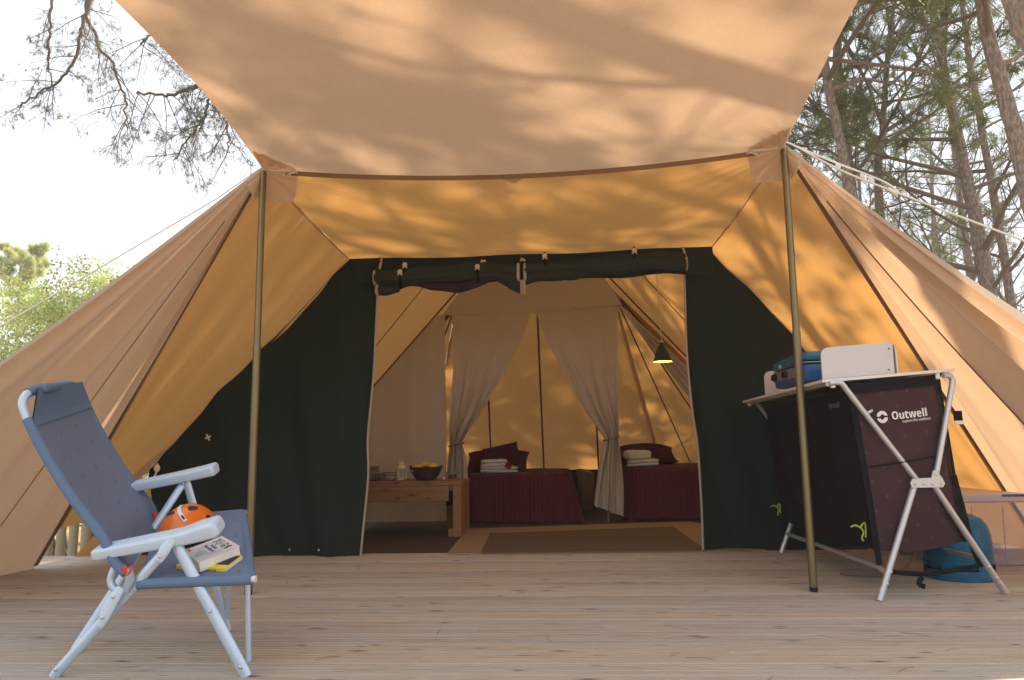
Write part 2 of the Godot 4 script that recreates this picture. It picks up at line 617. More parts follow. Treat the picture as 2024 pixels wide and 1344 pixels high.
func build_deck() -> void:
	var root := Node3D.new()
	root.name = "deck"
	add_child(root)
	struct(root)
	var under := MB.new()
	under.box(V(0.05, -0.075, 0.12), V(6.7, 0.06, 2.86), Basis.IDENTITY, 0.0)
	for z: float in [-1.2, -0.2, 0.7, 1.5]: under.box(V(0.05, -0.2, z), V(6.6, 0.19, 0.08), Basis.IDENTITY, 0.0)
	part("deck_frame", under, M.deck_under, root)
	var r := RandomNumberGenerator.new()
	r.seed = 5
	var z := -1.345
	var w := 0.1175
	var k := 0
	while z < 1.52:
		var gap: float = [0.0034, 0.0068][k % 2] + r.randf() * 0.002
		var mb := MB.new()
		var x0 := -3.25 - r.randf() * 0.02
		var x1 := 3.4 + r.randf() * 0.02
		var ou := r.randf() * 9.0
		var ov := r.randf()
		# cross-section with four grooves, swept along x
		var prof := PackedVector2Array()
		var zb := z + gap * 0.5
		var ze := z + w - gap * 0.5
		prof.append(Vector2(zb, -0.028))
		prof.append(Vector2(zb, -0.003))
		prof.append(Vector2(zb + 0.003, 0.0))
		for g in 4:
			var gz := lerpf(zb, ze, (g + 0.62) / 4.24)
			prof.append(Vector2(gz - 0.0062, 0.0))
			prof.append(Vector2(gz - 0.0042, -0.0062))
			prof.append(Vector2(gz + 0.0042, -0.0062))
			prof.append(Vector2(gz + 0.0062, 0.0))
		prof.append(Vector2(ze - 0.003, 0.0))
		prof.append(Vector2(ze, -0.003))
		prof.append(Vector2(ze, -0.028))
		var yo := r.randf_range(-0.0012, 0.0012)
		for q in prof.size() - 1:
			var a := prof[q]
			var b := prof[q + 1]
			var s := mb.v.size()
			var nn := V(0, b.x - a.x, -(b.y - a.y)).normalized()
			for e: Array in [[x0, a], [x1, a], [x1, b], [x0, b]]:
				var p: Vector2 = e[1]
				mb.v.append(V(e[0], p.y + yo, p.x))
				mb.n.append(nn)
				mb.uv.append(Vector2(e[0] + ou, p.x - z + ov))
			mb.ix.append_array([s, s + 1, s + 2, s, s + 2, s + 3])
		for x: float in [x0, x1]:
			mb.quad(V(x, yo - 0.028, zb), V(x, yo - 0.002, zb), V(x, yo - 0.002, ze), V(x, yo - 0.028, ze), V(signf(x), 0, 0))
		part("plank", mb, M["deck_%d" % r.randi_range(0, 3)], root)
		z += w
		k += 1

	# fallen pine needles and grit on the boards
	var nb := MB.new()
	nb.tube(path([V(-0.045, 0, 0), V(-0.01, 0.002, 0.004), V(0.045, 0, -0.002)]), R1(0.0009), 3)
	var nm := nb.done()
	nm.surface_set_material(0, M.seam_cloth)
	var mm := MultiMesh.new()
	mm.transform_format = MultiMesh.TRANSFORM_3D
	mm.mesh = nm
	mm.instance_count = 60
	var buf := PackedFloat32Array()
	for q in 60:
		var bb := Basis(V(0, 1, 0), r.randf() * TAU).scaled(V(1, 1, 1) * r.randf_range(0.4, 1.1))
		var p := V(r.randf_range(-2.8, 2.6), 0.0022, -1.2 + 2.6 * r.randf())
		buf.append_array([bb.x.x, bb.y.x, bb.z.x, p.x, bb.x.y, bb.y.y, bb.z.y, p.y, bb.x.z, bb.y.z, bb.z.z, p.z])
	mm.buffer = buf
	var li := MultiMeshInstance3D.new()
	li.name = "needle_litter"
	li.multimesh = mm
	li.set_meta("kind", "stuff")
	li.set_meta("label", "scattered brown pine needles lying on the deck boards")
	add_child(li)

# ---------------------------------------------------------------- the tent
const PL := Vector3(-1.305, 2.095, 0.0)
const PR := Vector3(1.318, 2.110, 0.0)
const DL := Vector3(-1.205, 1.945, -1.229)
const DR := Vector3(1.226, 1.962, -1.27)
const RL := Vector3(-0.545, 2.310, -3.15)
const RR := Vector3(0.555, 2.365, -3.15)
const AL := Vector3(-0.755, 2.10, -3.40)
const AR := Vector3(0.745, 2.15, -3.40)

func seam_line(u: float) -> Vector3:
	return PL.lerp(PR, u) + V(0, -0.34 * u * (1.0 - u), 0)

func door_line(u: float) -> Vector3:
	return DL.lerp(DR, u) + V(0, -0.05 * u * (1.0 - u) + 0.004 * sin(u * 17.0), 0)

# small radial creases near the two pole tops, fine gathers along the seam
func pucker(x: float, z: float) -> float:
	var o := 0.0
	for s in 2:
		var dx := x if s == 0 else 2.62 - x
		var r := sqrt(dx * dx + z * z)
		o += 0.010 * sin(atan2(z, dx) * 26.0 + 2.0 * s) * exp(-r / 0.34) * smoothstep(0.0, 0.12, z) * smoothstep(0.02, 0.12, r)
	return o + 0.0022 * sin(x * 38.0 + 3.0 * sin(x * 5.0)) * exp(-z / 0.10) * smoothstep(0.0, 0.03, z)

# cloth fanned from an apex to a far edge, with creases radiating from the apex
func fan(apex: Vector3, edge: PackedVector3Array, nrm: Vector3, folds: Callable, belly := 0.0, nu := 70, nv := 40, start := 0.0) -> MB:
	var mb := MB.new()
	mb.grid(nu, nv, func(u: float, w: float) -> Vector3:
		var t := lerpf(start, 1.0, w)
		var p := apex.lerp(lerp_list(edge, u), t)
		return p + nrm * (folds.call(u, t) - belly * sin(PI * t) * sin(PI * u)))
	return mb

func build_tent() -> void:
	tent = thing("canvas_tent", "large ochre and tan canvas safari tent with rolled green door and wide awning", "tent")
	var wob := noise(0.6, 3, 12)
	# awning canopy, running out over the viewer
	var mb := MB.new()
	mb.grid(130, 90, func(u: float, w: float) -> Vector3:
		var a := seam_line(u)
		var lx := PL.x + 0.055 * sin(PI * minf(w * 1.3, 1.0)) - 0.02 * w
		var rx := PR.x - 0.105 * sin(PI * minf(w * 1.25, 1.0) * 0.5) - 0.0 * w
		var z := w * 2.3
		var sag := (1.0 - 0.35 * w) * 0.34 * u * (1.0 - u) + 0.02 * sin(PI * w) * sin(PI * u)
		var edge := smoothstep(0.0, 0.06, u) * smoothstep(0.0, 0.06, 1.0 - u)
		var y := lerpf(PL.y, PR.y, u) + 0.05 * z - sag + wob.get_noise_2d(u * 5.0, z * 2.0) * 0.02 * edge * w + pucker(u * 2.6, z)
		return V(lerpf(lx, rx, u), y, z) if w > 0.0 else a)
	part("awning_canopy", mb, M.fly, tent)
	# roof between the awning seam and the door wall
	mb = MB.new()
	mb.grid(110, 50, func(u: float, w: float) -> Vector3:
		var p := seam_line(u).lerp(door_line(u), w)
		return p + V(0, pucker(u * 2.6, w * 1.25) - 0.035 * sin(PI * w) * pow(sin(PI * u), 0.6) + wob.get_noise_2d(u * 4.0 + 9.0, w * 3.0) * 0.018 * sin(PI * w) * sin(PI * u), 0))
	part("roof_panel", mb, M.body, tent)
	# awning wings: pink-tan side panels from each pole top to the ground, in front of the brown seam
	var fold_l := func(u: float, t: float) -> float:
		return (0.042 * sin(u * 24.0 + 0.6) + 0.022 * sin(u * 41.0)) * sin(PI * minf(t, 0.98)) * (1.0 - 0.55 * t) * smoothstep(0.0, 0.1, u) * smoothstep(0.0, 0.08, 1.0 - u)
	var nl := V(-0.754, 0.642, -0.14).normalized()
	var le := smooth([V(-3.31, -0.06, 1.14), V(-3.13, -0.03, 0.3), V(-3.0, -0.02, -0.45), V(-2.95, 0.0, -0.814)], 12)
	var base_l := func(u: float, w: float) -> Vector3:
		var e := lerp_list(le, u)
		var t := w
		var p := PL.lerp(e, t)
		var front := (1.0 - smoothstep(0.0, 0.35, u)) * sin(PI * t) * 0.055
		return p + nl * (fold_l.call(u, t) + 0.0) + V(0.6, -0.5, -0.7) * front
	mb = MB.new()
	mb.grid(90, 50, base_l)
	part("awning_wing", mb, M.fly, tent)
	var nr := V(0.74, 0.66, -0.14).normalized()
	var re := smooth([V(3.32, -0.06, 0.83), V(3.22, -0.03, 0.3), V(3.10, -0.02, -0.4), V(2.993, 0.0, -1.052)], 12)
	var fold_r := func(u: float, t: float) -> float:
		return (0.056 * sin(u * 27.0 + 1.2) + 0.024 * sin(u * 47.0)) * sin(PI * minf(t, 0.98)) * (1.0 - 0.6 * t) * smoothstep(0.0, 0.08, u) * smoothstep(0.0, 0.08, 1.0 - u)
	var base_r := func(u: float, w: float) -> Vector3:
		var e := lerp_list(re, u)
		var p := PR.lerp(e, w)
		var front := (1.0 - smoothstep(0.0, 0.35, u)) * sin(PI * w) * 0.05
		return p + nr * (fold_r.call(u, w) as float) + V(-0.6, -0.5, -0.7) * front
	mb = MB.new()
	mb.grid(90, 50, base_r)
	part("awning_wing", mb, M.fly, tent)
	# turned-out hems of the wings
	for s in 2:
		mb = MB.new()
		var fn: Callable = base_l if s == 0 else base_r
		var outw := V(-0.35, 0.75, 0.5) if s == 0 else V(0.35, 0.75, 0.55)
		mb.grid(40, 2, func(u: float, w: float) -> Vector3:
			var p: Vector3 = fn.call(0.0, u)
			var wid := (0.012 if s == 0 else 0.012 + 0.04 * smoothstep(0.1, 0.75, u))
			return p + outw.normalized() * w * wid + V(0, 0, 0.004 * w))
		part("wing_hem", mb, M.hem, tent)
	# brown seam tapes and thin stitched seams
	for s in 2:
		var fn: Callable = base_l if s == 0 else base_r
		var nn := nl if s == 0 else nr
		var pts := PackedVector3Array()
		for k in 25: pts.append(fn.call(1.0, 0.03 + 0.96 * k / 24.0))
		mb = MB.new()
		mb.ribbon(pts, 0.030, -nn, 0.006)
		mb.tube(pts, R1(0.007), 6)
		part("seam_tape", mb, M.seam_cloth, tent)
		pts = PackedVector3Array()
		for k in 25: pts.append(fn.call(0.60 if s == 0 else 0.63, 0.12 + 0.86 * k / 24.0))
		mb = MB.new()
		mb.ribbon(pts, 0.007 if s == 0 else 0.012, -nn, 0.003)
		part("stitched_seam", mb, M.seam_cloth, tent)
		var a := PL if s == 0 else PR
		var d := DL if s == 0 else DR
		mb = MB.new()
		mb.tube(smooth([a.lerp(d, 0.16) + V(0, -0.012, 0), a.lerp(d, 0.6) + V(0, -0.016, 0), d + V(0, 0.0, 0.02)], 8), R1(0.0042), 6)
		part("stitched_seam", mb, M.patch, tent)
	mb = MB.new()
	var sp := PackedVector3Array()
	for k in 41: sp.append(seam_line(0.045 + 0.90 * k / 40.0) + V(0, -0.008, 0.004))
	mb.ribbon(sp, 0.024, V(0, -0.45, 0.9), 0.006)
	mb.tube(sp, R1(0.006), 6)
	part("seam_tape", mb, M.seam_cloth, tent)
	# reinforcing patches at the pole tops, gathered in small pleats
	for s in 2:
		var a := PL if s == 0 else PR
		var sg := 1.0 if s == 0 else -1.0
		var rim: Array = [V(a.x - sg * 0.05, a.y - 0.11, 0.075), V(a.x - sg * 0.035, a.y - 0.155, -0.03), V(a.x + sg * 0.06, a.y - 0.148, -0.075), V(a.x + sg * 0.125, a.y - 0.125, -0.115), V(a.x + sg * 0.165, a.y - 0.055, -0.03), V(a.x + sg * 0.19, a.y - 0.030, 0.03), V(a.x + sg * 0.13, a.y + 0.004, 0.12), V(a.x + sg * 0.035, a.y + 0.006, 0.22)]
		mb = fan(a + V(sg * 0.004, -0.012, 0.004), smooth(rim, 6), V(-sg * 0.3, 0.7, -0.4), func(u: float, t: float) -> float: return 0.010 * sin(u * 60.0) * t * (1.0 - 0.4 * t), 0.0, 70, 8)
		part("corner_patch", mb, M.patch, tent)
		mb = MB.new()
		var ring := PackedVector3Array()
		var ec := a + V(sg * 0.135, -0.038, 0.018)
		for k in 13: ring.append(ec + V(cos(TAU * k / 12) * 0.014, sin(TAU * k / 12) * 0.014, 0))
		mb.tube(ring, R1(0.0035), 6, false)
		part("eyelet", mb, M.steel, tent)
		mb = MB.new()
		mb.tube(smooth([ec + V(0, -0.006, 0.01), ec + V(sg * 0.05, 0.012, 0.014), ec + V(sg * -0.06, 0.02, 0.012), a + V(0, 0, 0.012)], 4), R1(0.003), 5)
		part("cord", mb, M.rope, tent)
	# small triangular patch in the middle of the seam
	mb = MB.new()
	var c0 := seam_line(0.49)
	mb.tri(c0 + V(-0.06, -0.016, -0.006), c0 + V(0.05, -0.016, -0.006), c0 + V(0.0, -0.025, -0.055))
	part("corner_patch", mb, M.patch, tent)
	# ochre side walls behind the seam: awning bay, then along the tent
	for s in 2:
		var a := PL if s == 0 else PR
		var d := DL if s == 0 else DR
		var rr := RL if s == 0 else RR
		var sg := -1.0 if s == 0 else 1.0
		var nn := nl if s == 0 else nr
		var b0: Vector3 = le[-1] + V(0.02, 0.0, 0) if s == 0 else re[-1] + V(-0.02, 0, 0)
		var low := 0.24 if s == 0 else 0.0
		var b1 := PL.lerp(b0, 1.0 - low / 2.1) if s == 0 else b0
		var b2 := V(-2.84, 0.25, -1.30) if s == 0 else V(3.05, 0.0, -1.5)
		mb = MB.new()
		mb.grid(40, 50, func(u: float, w: float) -> Vector3:
			var top := a.lerp(d, u)
			var p := top.lerp(b1.lerp(b2, u), w)
			var crease := 0.020 * sin(u * 21.0 + 1.0 + 5.0 * w) * exp(-3.0 * u) * sin(PI * w) + 0.012 * sin(u * 30.0) * exp(-5.0 * w) * sin(PI * u)
			return p + nn * (crease * smoothstep(0.0, 0.08, u) * smoothstep(1.0, 0.8, u) - 0.008 * sin(PI * w) * sin(PI * u)))
		part("side_wall", mb, M.body, tent)
		mb = MB.new()
		var e2 := V(sg * 2.66, 0.0, -3.55)
		mb.grid(30, 30, func(u: float, w: float) -> Vector3:
			var top := d.lerp(rr + V(0, 0, -0.42), u)
			var p := top.lerp((b2 + V(0, -0.27 if s == 0 else 0.0, 0) + V(sg * 0.2, 0, 0) * (1.0 if s == 0 else 0.0)).lerp(e2, u), w)
			return p)
		part("side_wall", mb, M.body, tent)
		mb = MB.new()
		var q0 := d.lerp(rr, 0.62)
		var q1 := b2.lerp(e2, 0.62)
		mb.tube(path([q0 + V(-sg * 0.01, -0.02, 0), q0.lerp(V(q1.x, 0, q1.z), 0.5) - nn * 0.045, V(q1.x, 0, q1.z) - nn * 0.03]), R1(0.004), 5)
		part("stitched_seam", mb, M.seam_cloth, tent)
	# roof along the tent and the half-round back
	mb = MB.new()
	mb.grid(20, 24, func(u: float, w: float) -> Vector3:
		return door_line(u).lerp(RL.lerp(RR, u) + V(0, 0, -0.42), w) + V(0, -0.03 * sin(PI * w) * sin(PI * u), 0))
	part("roof_panel", mb, M.body, tent)
	var al := AL
	var ar := AR
	mb = MB.new()
	mb.quad(RL + V(-0.03, 0.01, -0.40), RR + V(0.03, 0.01, -0.40), AR + V(0.02, -0.02, -0.02), AL + V(-0.02, -0.02, -0.02))
	part("roof_panel", mb, M.body, tent)
	mb = MB.new()
	mb.grid(40, 30, func(u: float, w: float) -> Vector3:
		var p := al.lerp(ar, u).lerp(V(lerpf(-1.35, 1.42, u), 0.40, -5.32 - 0.06 * sin(PI * u)), w)
		return p + V(0, 0, 0.05) * sin(PI * w) * (0.6 + 0.4 * cos(u * TAU * 4.0)))
	part("back_wall", mb, M.body, tent)
	for s in 2:
		var ap := al if s == 0 else ar
		var sg := -1.0 if s == 0 else 1.0
		var ed := smooth([V(sg * 1.38, 0.40, -5.32), V(sg * 1.95, 0.40, -5.05), V(sg * 2.35, 0.3, -4.4), V(sg * 2.70, 0.0, -3.2)], 8)
		mb = fan(ap, ed, V(sg * 0.7, 0.3, -0.6), func(u: float, t: float) -> float: return 0.025 * t * cos(u * TAU * 3.0), 0.0, 40, 30)
		part("back_wall", mb, M.body, tent)
		for k: float in [0.02, 0.22, 0.46, 0.72]:
			mb = MB.new()
			var en := lerp_list(ed, k)
			mb.ribbon(path([ap.lerp(en, 0.05), ap.lerp(en, 0.5), en]), 0.018, V(-sg * 0.6, 0.1, 0.8), 0.022)
			part("red_seam", mb, M.red_tape, tent)
	for x: float in [-0.60, 0.02, 0.66]:
		mb = MB.new()
		var u := (x + 1.35) / 2.77
		var tp := al.lerp(ar, clampf(u, 0, 1))
		mb.ribbon(path([V(x * 0.75, tp.y - 0.05, tp.z - 0.04), V(x * 0.9, 1.2, -4.36), V(x, 0.40, -5.33)]), 0.020, V(0, 0.3, 1), 0.075)
		part("red_seam", mb, M.red_tape, tent)
	mb = MB.new()
	mb.grid(40, 3, func(u: float, w: float) -> Vector3:
		return V(lerpf(-2.0, 2.05, u), 0.405 * (1.0 - w), -5.34 + 0.35 * pow(absf(u - 0.5) * 2.0, 3.0)))
	part("mud_wall", mb, M.green, tent)
	build_front_wall()

func build_front_wall() -> void:
	# dark green front: a leaf on each side of the door, the strip over it, two rolled doors
	var wr := noise(0.9, 4, 77)
	var wallz := func(x: float) -> float:
		return -1.25 + (0.0 if x < 0.0 else -0.17 * clampf(x - 0.7, 0.0, 3.0))
	for s in 2:
		var mb := MB.new()
		var inner: PackedVector3Array
		var outer: PackedVector3Array
		if s == 0:
			inner = smooth([V(-0.985, 1.955, 0), V(-1.005, 1.76, 0), V(-1.025, 1.22, 0), V(-1.045, 0.95, 0), V(-1.062, 0.72, 0), V(-1.055, 0.5, 0), V(-1.08, 0.2, 0), V(-1.098, -0.003, 0)], 6)
			outer = smooth([DL + V(0.05, 0.012, 0), DL + V(-0.04, -0.01, 0), V(-1.50, 1.655, 0), V(-1.775, 1.375, 0), V(-2.10, 1.04, 0), V(-2.49, 0.655, 0), V(-2.485, 0.3, 0), V(-2.48, -0.003, 0)], 6)
		else:
			inner = smooth([V(1.030, 1.955, 0), V(1.040, 1.76, 0), V(1.030, 1.3, 0), V(1.045, 0.9, 0), V(1.070, 0.65, 0), V(1.075, 0.3, 0), V(1.07, -0.003, 0)], 6)
			outer = smooth([DR + V(-0.05, 0.008, 0), DR + V(0.04, -0.02, 0), V(1.565, 1.635, 0), V(1.875, 1.295, 0), V(2.60, 0.47, 0), V(2.74, -0.003, 0)], 6)
		mb.grid(46, 46, func(u: float, w: float) -> Vector3:
			var p := lerp_list(inner, w).lerp(lerp_list(outer, w), u)
			var z: float = wallz.call(p.x)
			var fl := 0.024 * sin(p.x * 9.0 + 0.9 * sin(p.y * 2.0)) + 0.014 * sin(p.x * 23.0 + p.y * 3.0 + 1.5 * sin(p.y * 1.7)) + 0.010 * sin(p.y * 8.0 + p.x * 9.0) + 0.016 * wr.get_noise_2d(p.x * 3.0, p.y * 2.0)
			return V(p.x, p.y, z + fl * smoothstep(0.0, 0.25, 2.0 - p.y) * smoothstep(0.0, 0.06, u)))
		part("front_wall", mb, M.green, tent)
		var pp := PackedVector3Array()
		for q in inner: pp.append(V(q.x, q.y + 0.004, (wallz.call(q.x) as float) + 0.006))
		mb = MB.new()
		mb.tube(pp, R1(0.0075), 6)
		part("door_piping", mb, M.piping, tent)
	var mb2 := MB.new()
	mb2.grid(50, 6, func(u: float, w: float) -> Vector3:
		var t := door_line(lerpf(0.0, 1.0, u))
		return V(t.x, t.y + 0.006 - w * 0.19 + 0.008 * sin(u * 31.0) * w, -1.246 + 0.016 * w + 0.016 * sin(u * 17.0 + w * 6.0) * sin(PI * minf(w * 2.0, 1.0)) - 0.05 * maxf(0.0, u - 0.8)))
	part("door_lintel", mb2, M.green, tent)
	# rolled doors
	var roll := func(called: String, pts: PackedVector3Array, r0: float, m: Material, amp: float) -> MeshInstance3D:
		var mb := MB.new()
		var n := pts.size()
		var s := mb.v.size()
		var sides := 40
		mb.grid(sides, n - 1, func(u: float, w: float) -> Vector3:
			var k := int(round(w * (n - 1)))
			var th := u * TAU
			var x := pts[k].x
			var groove := -0.22 * exp(-pow((th - 0.55 - 0.25 * sin(x * 3.0)) / 0.14, 2.0)) - 0.26 * exp(-pow((th - 5.6 - 0.3 * sin(x * 2.3 + 1.0)) / 0.16, 2.0))
			var r := r0 * (1.0 + amp * (groove + 0.13 * sin(th * 3.0 + x * 4.0) + 0.08 * sin(x * 19.0 + th * 2.0) + 0.06 * sin(x * 41.0 - th)))
			return pts[k] + V(0, sin(th) * r, cos(th) * r * 0.8))
		return part(called, mb, m, tent)
	var door_a: MeshInstance3D = roll.call("rolled_door", smooth([V(-1.01, 1.795, -1.19), V(-0.8, 1.79, -1.17), V(-0.5, 1.805, -1.165), V(-0.25, 1.82, -1.165), V(-0.055, 1.79, -1.17)], 12), 0.054, M.green_roll, 1.0)
	var door_b: MeshInstance3D = roll.call("rolled_door", smooth([V(-0.02, 1.795, -1.18), V(0.2, 1.81, -1.17), V(0.55, 1.83, -1.18), V(0.85, 1.853, -1.20), V(1.035, 1.84, -1.22)], 12), 0.062, M.green_roll, 0.9)
	var net := smooth([V(-0.99, 1.715, -1.20), V(-0.90, 1.720, -1.20), V(-0.77, 1.765, -1.185), V(-0.62, 1.730, -1.185), V(-0.44, 1.715, -1.185), V(-0.30, 1.755, -1.18), V(-0.22, 1.785, -1.18), V(-0.13, 1.745, -1.185), V(-0.04, 1.70, -1.19)], 10)
	roll.call("rolled_net", net, 0.032, M.purple_net, 0.8)
	roll.call("rolled_net", smooth([V(-0.99, 1.712, -1.185), V(-0.93, 1.708, -1.18), V(-0.85, 1.725, -1.18)], 8), 0.034, M.green_roll, 0.6)
	roll.call("rolled_net", smooth([V(-0.125, 1.735, -1.165), V(-0.08, 1.712, -1.17), V(-0.035, 1.695, -1.18)], 8), 0.036, M.green_roll, 0.6)
	# zip tape ends of the rolls
	for e: Array in [[V(-1.012, 1.800, -1.19), 0.044], [V(-0.995, 1.712, -1.18), 0.030], [V(-0.058, 1.80, -1.175), 0.058], [V(-0.014, 1.80, -1.18), 0.058], [V(1.036, 1.845, -1.22), 0.046], [V(-0.035, 1.695, -1.16), 0.044], [V(-0.022, 1.692, -1.15), 0.042]]:
		var mb := MB.new()
		var lp := PackedVector3Array()
		for k in 17: lp.append((e[0] as Vector3) + V(0, sin(TAU * k / 16.0) * (e[1] as float), cos(TAU * k / 16.0) * (e[1] as float) * 0.7))
		mb.tube(lp, R1(0.011), 6, false)
		part("zip_tape", mb, M.piping, door_a if (e[0] as Vector3).x < -0.03 else door_b)
	for e: Array in [[V(-0.992, 1.95, -1.225), V(-0.975, 1.93, -1.21), V(-0.985, 1.86, -1.20)], [V(-0.04, 1.87, -1.14), V(-0.03, 1.885, -1.14), V(-0.012, 1.87, -1.14)], [V(1.025, 1.955, -1.23), V(1.03, 1.93, -1.22), V(1.04, 1.88, -1.22)]]:
		var mb := MB.new()
		mb.tube(smooth(e, 5), R1(0.008), 6)
		part("zip_tape", mb, M.piping, tent)
	# straps with pale snap buckles
	for e: Array in [[V(-0.805, 1.868, -1.150), 1.0], [V(-0.832, 1.815, -1.125), 1.0], [V(-0.285, 1.868, -1.142), 1.2], [V(-0.322, 1.835, -1.122), 1.0], [V(0.118, 1.895, -1.13), 1.0], [V(0.700, 1.920, -1.15), 1.0]]:
		var p: Vector3 = e[0]
		var mb := MB.new()
		mb.box(p, V(0.026 * (e[1] as float), 0.036, 0.010), Basis.IDENTITY, 0.003)
		mb.box(p + V(0.0, 0.0, 0.005), V(0.034 * (e[1] as float), 0.010, 0.007), Basis.IDENTITY, 0.002)
		mb.box(p + V(0.0, -0.018, 0.001), V(0.034 * (e[1] as float), 0.007, 0.008), Basis.IDENTITY, 0.002)
		part("buckle", mb, M.cream_plastic, door_a if p.x < -0.03 else door_b)
		mb = MB.new()
		mb.tube(smooth([p + V(0, 0.035, -0.04), p + V(0, 0.025, -0.012), p, p + V(0, -0.05, 0.002), p + V(0, -0.10, -0.04)], 4), R1(0.010), 6, true, 0.25, V(0, 0, 1))
		part("strap", mb, M.webbing, door_a if p.x < -0.03 else door_b)
	for p: Vector3 in [V(-2.12, 0.765, -1.225), V(-1.55, 0.045, -1.215), V(-1.36, 0.042, -1.215)]:
		var mb := MB.new()
		mb.box(p, V(0.012, 0.05, 0.010) if p.y > 0.5 else V(0.012, 0.012, 0.01), Basis(V(0, 0, 1), 0.5), 0.003)
		mb.box(p + V(0, 0, 0.003), V(0.042, 0.012, 0.008) if p.y > 0.5 else V(0.008, 0.008, 0.012), Basis(V(0, 0, 1), 0.4), 0.003)
		part("toggle", mb, M.cream_plastic, tent)
	# cord tie at the low left corner
	var mb3 := MB.new()
	mb3.tube(smooth([V(-2.44, 0.60, -1.20), V(-2.43, 0.55, -1.18), V(-2.47, 0.44, -1.15), V(-2.56, 0.30, -1.10)], 6), R1(0.006), 5)
	mb3.blob(V(-2.435, 0.57, -1.19), V(0.02, 0.025, 0.015))
	part("corner_tie", mb3, M.rope, tent)
	var mb4 := MB.new()
	mb4.grid(8, 8, func(u: float, w: float) -> Vector3:
		return V(-2.36, 0.735, -1.20).lerp(V(-2.74, 0.34, -0.99), w).lerp(V(-2.46, 0.60, -1.20).lerp(V(-2.76, 0.29, -1.08), w), u) + V(0.02, -0.01, 0.03))
	part("corner_patch", mb4, M.patch, tent)

func build_poles_and_ropes() -> void:
	for e: Array in [[V(-1.302, 0, 0.006), PL, "left awning pole, tan metal, foot beside the blue chair"], [V(1.306, 0, 0.0), PR, "right awning pole, tan metal, standing before the kitchen stand"]]:
		var a: Vector3 = e[0]
		var b: Vector3 = e[1]
		var t := thing("awning_pole", e[2], "tent pole", a, "tent poles")
		var d := b - a
		var r := 0.0185
		var mb := MB.new()
		mb.tube(path([V(0, 0.02, 0), d * 0.56]), R1(r), 16)
		part("lower_tube", mb, M.pole_metal, t)
		mb = MB.new()
		mb.tube(path([d * 0.56, d * 0.997]), R1(r * 0.90), 16)
		part("upper_tube", mb, M.pole_metal, t)
		mb = MB.new()
		mb.tube(path([d * 0.553, d * 0.564]), R1(r * 1.06), 16)
		part("joint_ring", mb, M.pole_metal, t)
		mb = MB.new()
		mb.tube(path([V(0, 0, 0), V(0, 0.022, 0)]), R1(r * 0.96), 16)
		part("foot_cap", mb, M.black_plastic, t)
		mb = MB.new()
		mb.tube(path([d * 0.997, d + V(0, 0.05, 0)]), R1(0.004), 8)
		part("spike", mb, M.steel, t)
	var ip := thing("inner_pole", "thin steel tent pole behind the right tied-back curtain", "tent pole", V(0.615, 0, -3.235), "tent poles")
	var mbp := MB.new()
	mbp.tube(path([V(0, 0, 0), V(0.1, 2.12, 0)]), R1(0.013), 10)
	part("tube", mbp, M.pole_metal, ip)
	# guy ropes
	var pr := PR + V(0, 0.022, 0)
	var rt := thing("guy_rope", "white doubled guy rope running down right from the right pole", "rope", pr, "guy ropes")
	var far := V(5.0, -0.5, 1.52) - pr
	var knot := V(1.742, 1.806, 0.172) - pr
	var mb := MB.new()
	mb.tube(smooth([V(-0.15, 0.012, 0.02), V(0, 0.005, 0.012), knot * 0.5 + V(0, -0.01, 0), knot, V(2.182, 1.499, 0.36) - pr, V(2.182, 1.499, 0.36) * 2.0 - V(1.742, 1.806, 0.172) - pr, far], 8), R1(0.0048), 7)
	part("rope_line", mb, M.rope, rt)
	mb = MB.new()
	mb.tube(smooth([V(0, 0.012, 0.0), knot * 0.45 + V(0.0, 0.022, -0.01), knot * 0.9 + V(0, 0.028, 0), knot + V(0.02, 0, 0)], 8), R1(0.0045), 7)
	part("rope_line", mb, M.rope, rt)
	mb = MB.new()
	for k in 5: mb.blob(knot + V(0.008 * k - 0.02, -0.005 * k + 0.010, 0.002), V(0.007, 0.010, 0.007), Basis.IDENTITY, 1.0, 6, 8)
	part("knot", mb, M.rope, rt)
	for q: float in [0.5, 0.72, 0.80]:
		mb = MB.new()
		for k in 3: mb.blob(knot * q + V(0.007 * k, 0.008 - 0.004 * k, 0.0), V(0.005, 0.011, 0.006), Basis.IDENTITY, 1.0, 6, 8)
		part("knot", mb, M.rope, rt)
	mb = MB.new()
	for k in 6: mb.blob(V(-0.03 - 0.022 * k, 0.012 - 0.002 * k, 0.014), V(0.012, 0.008, 0.010), Basis.IDENTITY, 1.0, 6, 8)
	part("lashing", mb, M.rope, rt)
	var pl := PL + V(0, 0.02, 0)
	var lt := thing("guy_rope", "thin pale guy line beyond the left wing of the awning", "rope", pl, "guy ropes")
	mb = MB.new()
	mb.tube(path([V(0, 0, 0), V(-1.485, 1.905, 0.12) - pl, V(-2.075, 1.285, 0.55) - pl, V(-3.8, -0.5, 1.8) - pl]), R1(0.003), 6)
	part("rope_line", mb, M.rope, lt)

func build_fence() -> void:
	var t := thing("paling_fence", "low fence of pale upright wooden palings seen through the gap behind the chair", "fence", V(-3.6, -0.55, -2.2))
	var r := RandomNumberGenerator.new()
	r.seed = 3
	for k in 11:
		var mb := MB.new()
		var x := 0.3 - k * 0.17
		mb.tube(path([V(x, 0, 0.2 - k * 0.1), V(x + r.randf_range(-0.01, 0.01), 1.02 + r.randf_range(-0.03, 0.03), 0.2 - k * 0.1)]), PackedFloat32Array([0.036, 0.033]), 10)
		part("paling", mb, M.fence_wood, t)
	for y: float in [0.3, 0.85]:
		var mb := MB.new()
		mb.tube(path([V(0.45, y, 0.26), V(-1.6, y, -0.97)]), R1(0.022), 8)
		part("rail", mb, M.fence_wood, t)

